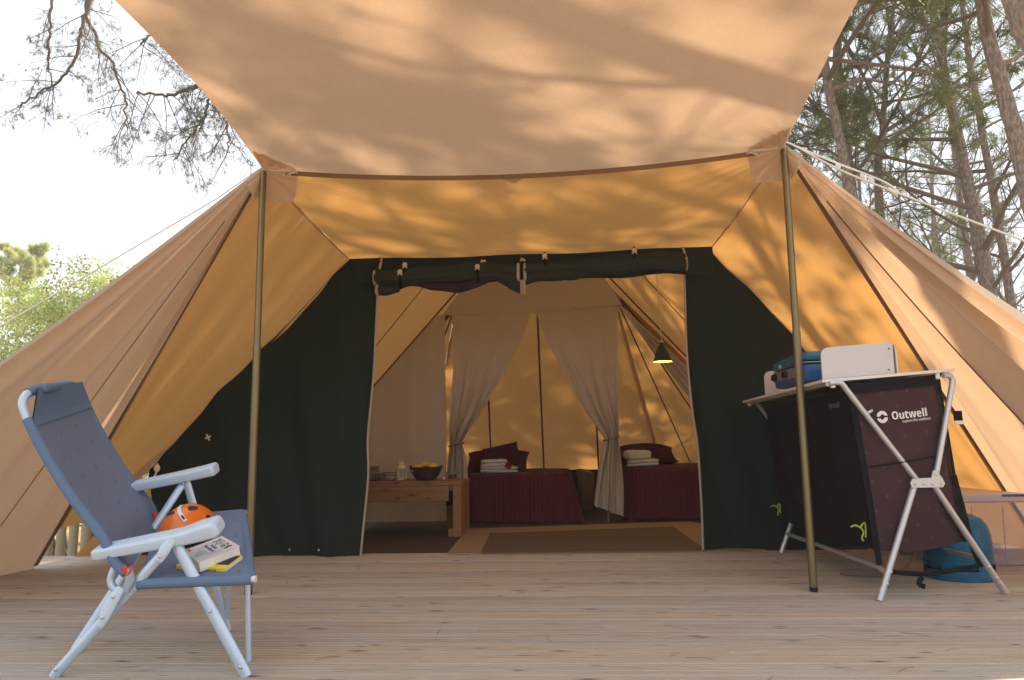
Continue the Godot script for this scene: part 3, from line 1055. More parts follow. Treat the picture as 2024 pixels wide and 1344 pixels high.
# ---------------------------------------------------------------- inside the tent
func build_interior() -> void:
	var mb := MB.new()
	mb.box(V(0.02, -0.012, -3.38), V(5.6, 0.02, 4.05), Basis.IDENTITY, 0.0)
	struct(part("tent_floor", mb, M.groundsheet))
	# cotton partition across the tent, part of the tent
	mb = MB.new()
	mb.grid(30, 40, func(u: float, w: float) -> Vector3:
		var y := lerpf(1.905, 0.03, w)
		var hem := -0.905 - (1.905 - y) * 0.90
		var xr := -0.825 - 0.006 * sin(y * 5.0) - (0.012 * (1.0 - w))
		var x := lerpf(hem, xr, u)
		return V(x, y, -3.16 + 0.012 * sin(x * 16.0 + sin(y * 2.0)) + 0.006 * sin(x * 37.0)))
	part("partition", mb, M.cotton, tent)
	mb = MB.new()
	mb.grid(30, 8, func(u: float, w: float) -> Vector3:
		var top := RL.lerp(RR, u)
		top.x = lerpf(-0.545, 0.555, u)
		var bot := V(lerpf(-0.86, 0.80, u), lerpf(1.900, 1.952, u) - 0.03 * sin(PI * u), -3.145)
		return top.lerp(bot, w) + V(0, 0, 0.01 * sin(u * 20.0)))
	part("valance", mb, M.cotton, tent)
	mb = MB.new()
	var sp := PackedVector3Array()
	for k in 20:
		var u := k / 19.0
		sp.append(V(lerpf(-0.86, 0.80, u), lerpf(1.900, 1.952, u) - 0.03 * sin(PI * u), -3.135))
	mb.ribbon(sp, 0.010, V(0, 0, 1), 0.004)
	part("stitched_seam", mb, M.patch, tent)
	for s in 2:
		var a: Vector3 = V(-0.555, 2.30, -3.12) if s == 0 else V(0.555, 2.36, -3.12)
		var b: Vector3 = V(-2.33, 0.30, -3.12) if s == 0 else V(2.30, 0.38, -3.12)
		mb = MB.new()
		mb.ribbon(path([a, a.lerp(b, 0.5), b]), 0.016, V(0, 0, 1), 0.006)
		part("red_seam", mb, M.red_tape, tent)
	# right partition leaf drawn aside along the slope
	mb = MB.new()
	mb.grid(40, 14, func(u: float, w: float) -> Vector3:
		var top := V(0.785, 1.955, -3.15).lerp(V(2.1, 0.60, -3.15), u)
		var low := V(0.775, 1.93, -3.13).lerp(V(2.0, 0.18, -3.12), u)
		return top.lerp(low, w) + V(0, 0, 0.03 * sin(w * 17.0 + u * 3.0) * smoothstep(0.0, 0.3, u)))
	part("partition", mb, M.cotton, tent)
	# curtains
	for s in 2:
		var t := thing("curtain", ["left pale cotton curtain tied back above the bench end", "right pale cotton curtain tied back between the two beds"][s], "curtain", V(-0.4 if s == 0 else 0.4, 0, -3.14), "cotton curtains of the bedroom")
		mb = MB.new()
		var rows: Array = [[1.905, -0.775, -0.030], [1.75, -0.765, -0.090], [1.5, -0.762, -0.215], [1.25, -0.768, -0.345], [1.0, -0.778, -0.495], [0.85, -0.785, -0.60], [0.74, -0.786, -0.672], [0.705, -0.784, -0.682], [0.66, -0.792, -0.665], [0.52, -0.815, -0.645], [0.38, -0.83, -0.640], [0.30, -0.83, -0.645]]
		if s == 1: rows = [[1.945, 0.772, 0.000], [1.75, 0.745, 0.058], [1.5, 0.735, 0.160], [1.25, 0.730, 0.300], [1.0, 0.735, 0.435], [0.85, 0.738, 0.535], [0.76, 0.728, 0.590], [0.735, 0.722, 0.600], [0.68, 0.728, 0.588], [0.50, 0.735, 0.540], [0.28, 0.742, 0.505], [0.055, 0.738, 0.485]]
		var nr := rows.size()
		var lx := PackedVector3Array()
		var rx := PackedVector3Array()
		var la := []
		var ra := []
		for q: Array in rows:
			la.append(V(q[1], q[0], 0))
			ra.append(V(q[2], q[0] + (0.0), 0))
		lx = smooth(la, 5)
		rx = smooth(ra, 5)
		mb.grid(64, lx.size() - 1, func(u: float, w: float) -> Vector3:
			var p := lerp_list(lx, w).lerp(lerp_list(rx, w), u)
			var width := absf(lerp_list(lx, w).x - lerp_list(rx, w).x)
			var amp := clampf(0.050 - width * 0.075, 0.006, 0.045)
			var bot := smoothstep(0.85, 1.0, w)
			var d := 0.10 * u * bot if s == 1 else 0.0
			return V(p.x + 0.008 * sin(u * 13.0 + p.y * 5.0), p.y + d, 0.0 + amp * sin(u * 21.0 + 2.2 * sin(p.y * 2.0 + u)) + amp * 0.35 * sin(u * 47.0 + p.y)) - V(-0.4 if s == 0 else 0.4, 0, 0))
		part("drape", mb, M.cotton, t)
		mb = MB.new()
		var tx := -0.735 if s == 0 else 0.660
		var ty := 0.705 if s == 0 else 0.735
		var ring := PackedVector3Array()
		for k in 17: ring.append(V(tx + cos(TAU * k / 16) * 0.068, ty + 0.014 * cos(TAU * k / 16), sin(TAU * k / 16) * 0.055) - V(-0.4 if s == 0 else 0.4, 0, 0))
		mb.tube(ring, R1(0.008), 6, false)
		part("tie_band", mb, M.seam_cloth, t)
	# rug
	var rug := thing("rug", "brown woven rug with a wide sand coloured border inside the doorway", "rug", V(0, 0, 0))
	var oq := [Vector2(-0.545, -1.26), Vector2(-0.585, -2.72), Vector2(1.315, -3.13), Vector2(1.46, -2.6), Vector2(1.46, -1.28)]
	var iq := [Vector2(-0.330, -1.255), Vector2(-0.365, -2.34), Vector2(1.10, -2.69), Vector2(1.088, -1.275)]
	mb = MB.new()
	mb.prism(PackedVector2Array(oq), -0.003, -0.009, Transform3D(Basis(V(1, 0, 0), V(0, 0, 1), V(0, -1, 0)), Vector3.ZERO))
	part("rug_border", mb, M.rug_border, rug)
	mb = MB.new()
	mb.prism(PackedVector2Array(iq), -0.008, -0.0125, Transform3D(Basis(V(1, 0, 0), V(0, 0, 1), V(0, -1, 0)), Vector3.ZERO))
	part("rug_field", mb, M.rug_field, rug)
	build_bench()
	build_beds()
	# pendant lamp
	var lp := thing("pendant_lamp", "dark green bell shaped pendant lamp hanging inside the right of the doorway", "lamp", V(1.005, 1.31, -2.2))
	mb = MB.new()
	mb.lathe(PackedVector2Array([Vector2(0.012, 0.152), Vector2(0.016, 0.148), Vector2(0.020, 0.130), Vector2(0.030, 0.115), Vector2(0.046, 0.085), Vector2(0.060, 0.045), Vector2(0.071, 0.012), Vector2(0.075, 0.0)]), 28)
	part("shade", mb, M.lamp_green, lp)
	mb = MB.new()
	mb.lathe(PackedVector2Array([Vector2(0.0735, 0.001), Vector2(0.069, 0.012), Vector2(0.058, 0.045), Vector2(0.044, 0.083), Vector2(0.028, 0.112), Vector2(0.004, 0.120)]), 28)
	part("shade_lining", mb, M.lamp_inside, lp)
	mb = MB.new()
	mb.blob(V(0, 0.045, 0), V(0.022, 0.028, 0.022))
	part("bulb", mb, M.bulb_glow, lp)
	mb = MB.new()
	mb.lathe(PackedVector2Array([Vector2(0.0, 0.168), Vector2(0.010, 0.166), Vector2(0.013, 0.15), Vector2(0.014, 0.146)]), 14)
	part("cord_cap", mb, M.rope, lp)
	mb = MB.new()
	mb.tube(smooth([V(0, 0.165, 0), V(-0.006, 0.35, 0), V(-0.02, 0.73, 0.01)], 6), R1(0.0025), 6)
	part("cord", mb, M.rope, lp)
	var ol := OmniLight3D.new()
	ol.name = "pendant_light"
	ol.light_energy = 0.010
	ol.light_color = Color(0.9, 1.0, 0.6)
	ol.light_size = 0.02
	ol.omni_range = 12.0
	ol.omni_attenuation = 2.0
	ol.shadow_enabled = true
	ol.position = V(0, 0.045, 0)
	lp.add_child(ol)

func build_bench() -> void:
	var b := thing("bench_table", "low rustic wooden bench table along the left partition", "bench", V(-1.25, 0, -2.47))
	var mb := MB.new()
	var o := b.position
	for k in 3:
		mb = MB.new()
		mb.box(V(-1.235, 0.405, -2.29 - k * 0.192) - o, V(1.33, 0.034, 0.186), Basis.IDENTITY, 0.004)
		part("plank", mb, M.bench_wood, b)
	mb = MB.new()
	mb.box(V(-1.28, 0.328, -2.212) - o, V(1.22, 0.115, 0.03), Basis.IDENTITY, 0.004)
	part("apron", mb, M.bench_wood, b)
	for x: float in [-0.605, -1.86]:
		mb = MB.new()
		mb.box(V(x, 0.194, -2.47) - o, V(0.065, 0.386, 0.545), Basis.IDENTITY, 0.005)
		part("end_panel", mb, M.bench_wood, b)
		mb = MB.new()
		mb.box(V(x - 0.05, 0.03, -2.25) - o, V(0.045, 0.06, 0.06), Basis.IDENTITY, 0.004)
		part("foot_block", mb, M.bench_wood, b)
	var top := 0.4225
	# plates in a stack, bowls
	var ords := ["lowest", "second", "third", "fourth", "fifth", "sixth", "topmost"]
	for k in 7:
		var wide := k < 4
		var y := top + (k * 0.0135 if wide else 0.062 + (k - 4) * 0.017)
		var pl := thing("plate", "%s banded plate from the bottom of the stack on the bench" % ords[k] if k < 6 else "topmost banded plate of the stack on the bench", "plate", V(-1.335, y, -2.42), "plates stacked on the bench")
		var r := 0.105 if wide else 0.075
		mb = MB.new()
		mb.lathe(PackedVector2Array([Vector2(0.0, 0.006), Vector2(r * 0.55, 0.006), Vector2(r * 0.7, 0.010), Vector2(r, 0.018), Vector2(r, 0.015), Vector2(r * 0.68, 0.003), Vector2(r * 0.5, 0.0), Vector2(0.0, 0.0)]), 28)
		part("dish", mb, M.porcelain, pl)
		mb = MB.new()
		mb.lathe(PackedVector2Array([Vector2(r * 0.995, 0.0186), Vector2(r * 1.008, 0.017), Vector2(r * 1.005, 0.0135)]), 28)
		part("rim_band", mb, M.porcelain_band, pl)
	for k in 2:
		var bo := thing("bowl", ["lower small banded bowl between the plates and lantern", "upper small banded bowl nested between the plates and lantern"][k], "bowl", V(-1.178, top + 0.018 * k, -2.42), "small bowls on the bench")
		mb = MB.new()
		mb.lathe(PackedVector2Array([Vector2(0.0, 0.004), Vector2(0.03, 0.006), Vector2(0.050, 0.028), Vector2(0.058, 0.050), Vector2(0.060, 0.050), Vector2(0.053, 0.026), Vector2(0.032, 0.0), Vector2(0.0, 0.0)]), 24)
		part("dish", mb, M.porcelain, bo)
		mb = MB.new()
		mb.lathe(PackedVector2Array([Vector2(0.0575, 0.040), Vector2(0.0605, 0.044), Vector2(0.0608, 0.049)]), 24)
		part("rim_band", mb, M.porcelain_band, bo)
	# lantern
	var ln := thing("lantern", "small cream metal hexagonal lantern on the bench", "lantern", V(-1.078, top, -2.40))
	mb = MB.new()
	mb.lathe(PackedVector2Array([Vector2(0.0, 0.0), Vector2(0.043, 0.0), Vector2(0.043, 0.012), Vector2(0.038, 0.016), Vector2(0.0, 0.016)]), 6)
	part("base", mb, M.enamel_cream, ln)
	for k in 6:
		var th := TAU * k / 6.0
		var th2 := TAU * (k + 1) / 6.0
		var a := V(cos(th) * 0.037, 0.0, sin(th) * 0.037)
		var c := V(cos(th2) * 0.037, 0.0, sin(th2) * 0.037)
		mb = MB.new()
		mb.tube(path([a + V(0, 0.014, 0), a + V(0, 0.094, 0)]), R1(0.0048), 6)
		part("post", mb, M.enamel_cream, ln)
		mb = MB.new()
		var pn := (a + c).normalized()
		mb.quad(a * 0.97 + V(0, 0.018, 0), c * 0.97 + V(0, 0.018, 0), c * 0.97 + V(0, 0.088, 0), a * 0.97 + V(0, 0.088, 0), pn)
		part("pane", mb, M.glass, ln)
		for y: float in [0.022, 0.086]:
			mb = MB.new()
			mb.tube(path([a + V(0, y, 0), c + V(0, y, 0)]), R1(0.005), 6)
			part("rail", mb, M.enamel_cream, ln)
	mb = MB.new()
	mb.lathe(PackedVector2Array([Vector2(0.0, 0.092), Vector2(0.045, 0.092), Vector2(0.045, 0.098), Vector2(0.020, 0.122), Vector2(0.018, 0.128), Vector2(0.022, 0.130), Vector2(0.020, 0.138), Vector2(0.010, 0.146), Vector2(0.0, 0.148)]), 12)
	part("roof", mb, M.enamel_cream, ln)
	mb = MB.new()
	var ring := PackedVector3Array()
	for k in 15: ring.append(V(cos(TAU * k / 14) * 0.014, 0.158 + sin(TAU * k / 14) * 0.014, 0.0))
	mb.tube(ring, R1(0.0022), 6, false)
	part("ring", mb, M.enamel_cream, ln)
	# fruit bowl
	var fb := thing("fruit_bowl", "large dark brown woven bowl of lemons on the bench", "bowl", V(-0.884, top, -2.42))
	mb = MB.new()
	for k in 15:
		var t := k / 14.0
		var rr := 0.062 + 0.066 * pow(t, 0.6)
		var cl := PackedVector3Array()
		for i in 29: cl.append(V(cos(TAU * i / 28) * rr, 0.006 + t * 0.094, sin(TAU * i / 28) * rr))
		mb.tube(cl, R1(0.0058), 6, false)
	mb.lathe(PackedVector2Array([Vector2(0.0, 0.004), Vector2(0.062, 0.004), Vector2(0.09, 0.03), Vector2(0.122, 0.09)]), 28)
	part("woven_wall", mb, M.wicker, fb)
	for k in 2:
		var lx := -0.118 if k == 0 else 0.118
		mb = MB.new()
		mb.tube(smooth([V(lx, 0.098, -0.03), V(lx * 1.08, 0.116, 0), V(lx, 0.098, 0.03)], 6), R1(0.006), 6)
		part("handle", mb, M.wicker, fb)
	for e: Array in [["lemon", V(-0.945, 0.094, -2.36), 0.036, "leftmost lemon in the dark woven bowl"], ["lemon", V(-0.893, 0.112, -2.44), 0.036, "middle and highest lemon in the dark woven bowl"], ["lemon", V(-0.822, 0.100, -2.38), 0.038, "rightmost lemon in the dark woven bowl"], ["apple", V(-0.872, 0.088, -2.35), 0.032, "reddish fruit between the lemons at the bowl front"], ["apple", V(-0.880, 0.080, -2.49), 0.034, "reddish fruit at the back of the woven bowl"]]:
		var fr := thing(e[0], e[3], "fruit", (e[1] as Vector3) + V(0, top, 0), "fruit in the woven bowl")
		mb = MB.new()
		var r: float = e[2]
		if e[0] == "lemon":
			mb.lathe(PackedVector2Array([Vector2(0.0, -r * 1.3), Vector2(r * 0.2, -r * 1.2), Vector2(r * 0.62, -r * 0.8), Vector2(r * 0.95, -r * 0.2), Vector2(r * 0.95, r * 0.25), Vector2(r * 0.6, r * 0.85), Vector2(r * 0.22, r * 1.15), Vector2(r * 0.16, r * 1.35), Vector2(0, r * 1.38)]), 18, Vector3.ZERO, Basis(V(0.3, 0.2, 1).normalized(), 1.3 + r * 20))
		else:
			mb.lathe(PackedVector2Array([Vector2(0.0, -r * 0.8), Vector2(r * 0.5, -r * 0.9), Vector2(r * 0.95, -r * 0.3), Vector2(r, r * 0.2), Vector2(r * 0.6, r * 0.85), Vector2(r * 0.2, r * 0.8), Vector2(0, r * 0.65)]), 18)
		part("flesh", mb, M.lemon if e[0] == "lemon" else M.apple, fr)
		mb = MB.new()
		mb.tube(path([V(0, r * 0.6, 0), V(0.004, r * 1.15, 0)]), R1(0.002), 5)
		part("stalk", mb, M.twig, fr)
	# tangled cable
	var cb := thing("cable", "loose loops of thin dark cable on the right end of the bench", "cable", V(-0.69, top, -2.42))
	mb = MB.new()
	var cpts := []
	for k in 20:
		var th := k * 0.95
		cpts.append(V(cos(th) * (0.03 + 0.012 * sin(k * 1.7)) + 0.02, 0.008 + 0.030 * absf(sin(k * 0.8)), sin(th) * 0.03))
	cpts.append(V(-0.04, 0.012, 0.03))
	mb.tube(smooth(cpts, 4), R1(0.0022), 6)
	part("wire", mb, M.black_plastic, cb)
	mb = MB.new()
	mb.tube(path([V(-0.055, 0.013, 0.035), V(-0.035, 0.013, 0.03)]), R1(0.012), 12)
	part("plug", mb, M.cream_plastic, cb)

func quilt(at: Vector3, wx: float, lz: float, h: float, flare_l: float, flare_r: float, sd: int) -> MB:
	var mb := MB.new()
	var f := noise(1.4, 3, sd)
	var hx := wx * 0.5
	var hz := lz * 0.5
	# perimeter of a rounded rectangle
	var ring := func(u: float, grow: float) -> Vector3:
		var th := u * TAU
		var sx := signf(cos(th)) * pow(absf(cos(th)), 0.16)
		var sz := signf(sin(th)) * pow(absf(sin(th)), 0.16)
		return V(sx * (hx + grow), 0, sz * (hz + grow))
	mb.grid(140, 30, func(u: float, w: float) -> Vector3:
		var p: Vector3
		if w < 0.4:
			var k := w / 0.4
			p = ring.call(u, 0.0) * k
			p.y = h + 0.016 * (1.0 - k * k) + f.get_noise_2d(p.x * 2.0, p.z * 2.0) * 0.012
		else:
			var k := (w - 0.4) / 0.6
			var side: Vector3 = ring.call(u, 0.0)
			var fl := lerpf(flare_l, flare_r, clampf(side.x / wx + 0.5, 0, 1))
			p = ring.call(u, 0.012 + (fl + 0.006 * sin(u * TAU * 13.0) + f.get_noise_1d(u * 22.0) * 0.055) * k)
			p.y = h - h * 0.985 * (1.0 - pow(1.0 - k, 1.15)) - 0.0 + 0.012 * f.get_noise_1d(u * 40.0 + 9.0) * k
			p.y = maxf(p.y, 0.004)
		return at + p, 1.0, 1.0)
	# ribs run down the sides and along the top
	var base := mb.v.size() - 141 * 31
	for j in 31:
		for i in 141:
			var q := base + j * 141 + i
			var p := mb.v[q] - at
			mb.uv[q] = Vector2(p.x, p.z) if absf(p.z) > hz * 0.98 or j < 12 else Vector2(p.z, p.x)
	return mb

func cushion(called: String, label: String, at: Vector3, size: Vector3, b: Basis, group: String) -> void:
	var t := thing(called, label, "pillow", at, group)
	var mb := MB.new()
	var f := noise(3.0, 3, int(at.x * 100) + 200)
	for s: float in [-1.0, 1.0]:
		mb.grid(24, 24, func(u: float, w: float) -> Vector3:
			var x := u * 2.0 - 1.0
			var z := w * 2.0 - 1.0
			var e := pow(maxf(0.0, (1.0 - x * x) * (1.0 - z * z)), 0.42)
			var pin := 1.0 - 0.09 * (1.0 - pow(absf(x), 3.0)) * pow(absf(z), 2.0)
			var pin2 := 1.0 - 0.09 * (1.0 - pow(absf(z), 3.0)) * pow(absf(x), 2.0)
			var bump := f.get_noise_2d(x * 1.2 + s, z * 1.2) * 0.14 * e
			return b * V(x * size.x * 0.5 * pin2, s * size.y * 0.5 * (e + bump), z * size.z * 0.5 * pin))
	part("cushion_cover", mb, M.pillow, t)
	var edge := PackedVector3Array()
	for k in 65:
		var th := TAU * k / 64.0
		var x := clampf(cos(th) * 1.42, -1, 1)
		var z := clampf(sin(th) * 1.42, -1, 1)
		edge.append(b * V(x * size.x * 0.5 * (1.0 - 0.09 * (1.0 - pow(absf(z), 3.0)) * x * x), 0, z * size.z * 0.5 * (1.0 - 0.09 * (1.0 - pow(absf(x), 3.0)) * z * z)))
	mb = MB.new()
	mb.tube(edge, R1(0.005), 6, false)
	part("seam_edge", mb, M.pillow, t)

func tilted(ax: Vector3, az: Vector3) -> Basis:
	var x := ax.normalized()
	var y := az.cross(x).normalized()
	return Basis(x, y, x.cross(y))

func towel(label: String, at: Vector3, size: Vector3, turn: float, layers: int, sd: int) -> void:
	var t := thing("towel", label, "towel", at, "folded white towels on the beds")
	var f := noise(4.0, 3, sd)
	for k in layers:
		var mb := MB.new()
		var lh := size.y / layers
		var b := Basis(V(0, 1, 0), turn + 0.05 * k)
		mb.grid(36, 18, func(u: float, w: float) -> Vector3:
			var th := u * TAU
			var ph := (w - 0.5) * PI
			var sx := signf(cos(th)) * pow(absf(cos(th)), 0.35)
			var sz := signf(sin(th)) * pow(absf(sin(th)), 0.35)
			var cph := pow(absf(cos(ph)), 0.30)
			var sph := signf(sin(ph)) * pow(absf(sin(ph)), 0.7)
			var p := V(sx * cph * size.x * 0.5, sph * lh * 0.52, sz * cph * size.z * 0.5)
			p.y += f.get_noise_2d(p.x * 6.0, p.z * 6.0 + k * 7.0) * 0.010 + 0.012 * (p.x / size.x) * sin(sd * 1.3)
			p *= 1.0 + f.get_noise_2d(u * 3.0, w * 2.0) * 0.04
			return b * p + V(0, lh * (k + 0.5), 0))
		part("fold", mb, M.towel, t)

func build_beds() -> void:
	for s in 2:
		var wx := 0.98 if s == 0 else 1.05
		var at := V(-0.195, 0, -4.24) if s == 0 else V(1.31, 0, -4.30)
		var h := 0.425 if s == 0 else 0.462
		var t := thing("bed", ["left bed under a ribbed maroon quilt, beside the bench", "right bed under a ribbed maroon quilt, beyond the right curtain"][s], "bed", at, "beds under maroon quilts")
		var mb := MB.new()
		mb.box(V(0, h * 0.45, 0), V(wx - 0.08, h * 0.82, 1.78), Basis.IDENTITY, 0.02)
		part("mattress_base", mb, M.groundsheet, t)
		part("quilt", quilt(Vector3.ZERO, wx, 1.86, h, 0.02, 0.11 if s == 0 else 0.02, 40 + s), M.quilt, t)
	cushion("pillow", "dark maroon pillow lying flat at the back of the left bed", V(-0.45, 0.515, -4.25), V(0.66, 0.20, 0.5), Basis(V(1, 0, 0), 0.45), "maroon pillows")
	cushion("pillow", "dark maroon pillow leaning on its corner on the left bed", V(-0.36, 0.545, -4.0), V(0.36, 0.14, 0.48), tilted(V(0.96, 0.20, -0.15), V(0.50, -0.52, 0.62)), "maroon pillows")
	cushion("pillow", "maroon pillow at the back of the right bed", V(1.10, 0.575, -4.35), V(0.62, 0.20, 0.42), Basis(V(1, 0, 0), 0.35), "maroon pillows")
	towel("lower folded white towel on the left bed", V(-0.385, 0.438, -3.62), V(0.36, 0.058, 0.24), 0.05, 2, 3)
	towel("upper folded white towel on the left bed", V(-0.435, 0.498, -3.63), V(0.25, 0.062, 0.22), 0.1, 2, 7)
	towel("lower folded white towel on the right bed", V(0.99, 0.478, -3.66), V(0.30, 0.062, 0.24), -0.1, 2, 11)
	towel("upper rolled white towel on the right bed", V(0.94, 0.542, -3.66), V(0.24, 0.085, 0.20), 0.15, 1, 17)
	var fl := thing("flower", "crimson flower tucked beside the folded towels on the left bed", "flower", V(-0.285, 0.505, -3.50))
	for k in 7:
		var mb := MB.new()
		var th := TAU * k / 7.0
		var b := Basis(V(0, 0, 1), th) * Basis(V(1, 0, 0), 0.5 + 0.2 * (k % 2))
		mb.grid(6, 6, func(u: float, w: float) -> Vector3:
			var x := (u - 0.5) * 0.055 * sin(PI * clampf(w * 0.8 + 0.12, 0, 1))
			return b * V(x, w * 0.052, 0.012 * cos(u * PI * 2.0) * w + 0.02 * w * w))
		part("petal", mb, M.flower_red, fl)
	# log stool between the beds
	var lg := thing("log_stool", "short upright log with a slanted top standing between the beds", "log", V(0.475, 0, -4.5))
	var mb := MB.new()
	var nf := noise(2.0, 3, 8)
	mb.grid(26, 12, func(u: float, w: float) -> Vector3:
		var r := 0.098 + nf.get_noise_2d(cos(u * TAU) * 0.6, sin(u * TAU) * 0.6 + w) * 0.02
		return V(cos(u * TAU) * r, w * (0.41 + 0.025 * -cos(u * TAU)), sin(u * TAU) * r))
	part("bark", mb, M.log_bark, lg)
	mb = MB.new()
	mb.grid(26, 4, func(u: float, w: float) -> Vector3:
		var r := (0.098 + nf.get_noise_2d(cos(u * TAU) * 0.6, sin(u * TAU) * 0.6 + 1.0) * 0.02) * w
		return V(cos(u * TAU) * r, 0.41 + 0.025 * -cos(u * TAU) * w + 0.022 * (1.0 - w * w), sin(u * TAU) * r))
	part("cut_top", mb, M.log_top, lg)

# ---------------------------------------------------------------- the blue reclining chair
func sweep_bar(path_: PackedVector3Array, widths: PackedFloat32Array, heights: PackedFloat32Array, lat: Vector3, e := 0.45) -> MB:
	# a rounded-rectangle bar swept along a path, wide along lat
	var mb := MB.new()
	var m := path_.size()
	mb.grid(24, m - 1, func(u: float, w: float) -> Vector3:
		var k := int(round(w * (m - 1)))
		var t := (path_[mini(k + 1, m - 1)] - path_[maxi(k - 1, 0)]).normalized()
		var l := (lat - t * lat.dot(t)).normalized()
		var up := l.cross(t)
		var th := u * TAU
		var cx := signf(cos(th)) * pow(absf(cos(th)), e)
		var cy := signf(sin(th)) * pow(absf(sin(th)), e)
		return path_[k] + l * cx * widths[k] * 0.5 + up * cy * heights[k] * 0.5)
	for q: int in [0, m - 1]:
		var c := mb.v.size()
		var nn := (path_[0] - path_[1]).normalized() if q == 0 else (path_[m - 1] - path_[m - 2]).normalized()
		mb.v.append(path_[q]); mb.n.append(nn); mb.uv.append(Vector2.ZERO)
		for i in 25:
			mb.v.append(mb.v[q * 25 + i]); mb.n.append(nn); mb.uv.append(Vector2.ZERO)
		for i in 24: mb.ix.append_array([c, c + 1 + i, c + 2 + i])
	return mb

func build_chair() -> void:
	var o := V(-1.15, 0, 1.0)
	var t := thing("reclining_chair", "blue and white folding reclining camp chair holding a helmet and two books", "chair", o)
	var add := func(called: String, mb: MB, m: Material, par: Node3D = null) -> MeshInstance3D:
		for k in mb.v.size(): mb.v[k] -= o
		return part(called, mb, m, t if par == null else par)
	# back frame: near tube, top bend, far tube
	var nb := smooth([V(-1.165, 0.300, 1.26), V(-1.207, 0.338, 1.26), V(-1.244, 0.403, 1.26), V(-1.306, 0.474, 1.26), V(-1.380, 0.562, 1.26), V(-1.463, 0.680, 1.26), V(-1.521, 0.776, 1.26)], 6)
	var fb := smooth([V(-1.345, 0.395, 0.76), V(-1.362, 0.430, 0.76), V(-1.385, 0.475, 0.76), V(-1.452, 0.548, 0.76), V(-1.540, 0.665, 0.76), V(-1.610, 0.770, 0.76), V(-1.664, 0.866, 0.76)], 6)
	var bend_n := smooth([nb[-1], V(-1.541, 0.825, 1.26), V(-1.541, 0.856, 1.245), V(-1.532, 0.877, 1.205), V(-1.536, 0.884, 1.16)], 6)
	var bend_f := smooth([fb[-1], V(-1.688, 0.903, 0.765), V(-1.692, 0.916, 0.785), V(-1.690, 0.924, 0.82)], 6)
	var mb := MB.new()
	mb.tube(nb, R1(0.0125), 12)
	add.call("back_tube", mb, M.chair_tube)
	mb = MB.new()
	mb.tube(fb, R1(0.0120), 12)
	add.call("back_tube", mb, M.chair_tube)
	mb = MB.new()
	var top := PackedVector3Array(bend_n)
	var rb := PackedVector3Array(bend_f)
	rb.reverse()
	top.append_array(rb)
	mb.tube(top, R1(0.0130), 12)
	add.call("top_rail", mb, M.chair_tube)
	# sling of the back, wrapped round the tubes and over the rail
	var topn := V(-1.522, 0.868, 1.238)
	var topf := V(-1.668, 0.930, 0.80)
	var sling := func(u: float, w: float) -> Vector3:
		var a := lerp_list(nb, minf(w * 1.08, 1.0))
		var b := lerp_list(fb, minf(w * 1.08, 1.0))
		if w > 0.90:
			var k := (w - 0.90) / 0.10
			a = lerp_list(nb, 0.97).lerp(topn, k)
			b = lerp_list(fb, 0.97).lerp(topf, k)
		var sag := 0.030 * sin(PI * u) * sin(PI * minf(w + 0.1, 1.0))
		return a.lerp(b, u) + V(-0.6, -0.5, 0) * sag + V(0.008, 0.006, 0)
	mb = MB.new()
	mb.grid(30, 40, sling, 0.52, 0.75)
	add.call("back_sling", mb, M.chair_cloth)
	mb = MB.new()
	mb.tube(nb, R1(0.0155), 12)
	add.call("sling_edge", mb, M.chair_cloth_edge)
	mb = MB.new()
	mb.tube(fb, R1(0.0145), 12)
	add.call("sling_edge", mb, M.chair_cloth_edge)
	mb = MB.new()
	mb.tube(smooth([V(-1.541, 0.862, 1.240), V(-1.533, 0.879, 1.20), V(-1.536, 0.885, 1.15), V(-1.690, 0.925, 0.82), V(-1.692, 0.918, 0.79)], 5), R1(0.0165), 14)
	add.call("sling_head", mb, M.chair_cloth_edge)
	mb = MB.new()
	mb.grid(24, 10, func(u: float, w: float) -> Vector3:
		return sling.call(u, lerpf(0.865, 1.0, w)) + V(0.006, 0.004, 0.001))
	add.call("sling_head_fold", mb, M.chair_cloth_edge)
	# seat
	var sbn := V(-1.125, 0.268, 1.26)
	var sfn := V(-0.772, 0.280, 1.26)
	var sbf := V(-1.335, 0.412, 0.76)
	var sff := V(-1.020, 0.436, 0.76)
	mb = MB.new()
	mb.grid(24, 24, func(u: float, w: float) -> Vector3:
		var p := sbn.lerp(sfn, u).lerp(sbf.lerp(sff, u), w)
		return p + V(0, 0.012 - 0.014 * sin(PI * u) * sin(PI * w), 0), 0.36, 0.55)
	add.call("seat_sling", mb, M.chair_cloth)
	for e: Array in [[sbn, sfn, 0.0165], [sbf, sff, 0.015], [sfn, sff, 0.014]]:
		mb = MB.new()
		mb.tube(path([e[0], e[1]]), R1(e[2]), 12)
		add.call("sling_edge", mb, M.chair_cloth_edge)
	for e: Array in [[sfn, 0.010], [sff, 0.009]]:
		mb = MB.new()
		mb.tube(path([(e[0] as Vector3) - V(0.005, 0, 0), (e[0] as Vector3) + V(0.013, 0.001, 0)]), R1(e[1]), 12)
		add.call("end_cap", mb, M.white_plastic)
	mb = MB.new()
	mb.tube(smooth([V(-1.207, 0.325, 1.245), V(-1.222, 0.285, 1.245), V(-1.215, 0.258, 1.245), V(-1.190, 0.247, 1.245), V(-1.13, 0.258, 1.25)], 6), R1(0.0115), 12)
	add.call("seat_loop", mb, M.chair_tube)
	# armrests
	var latn := V(-0.20, 0.13, -0.5).normalized()
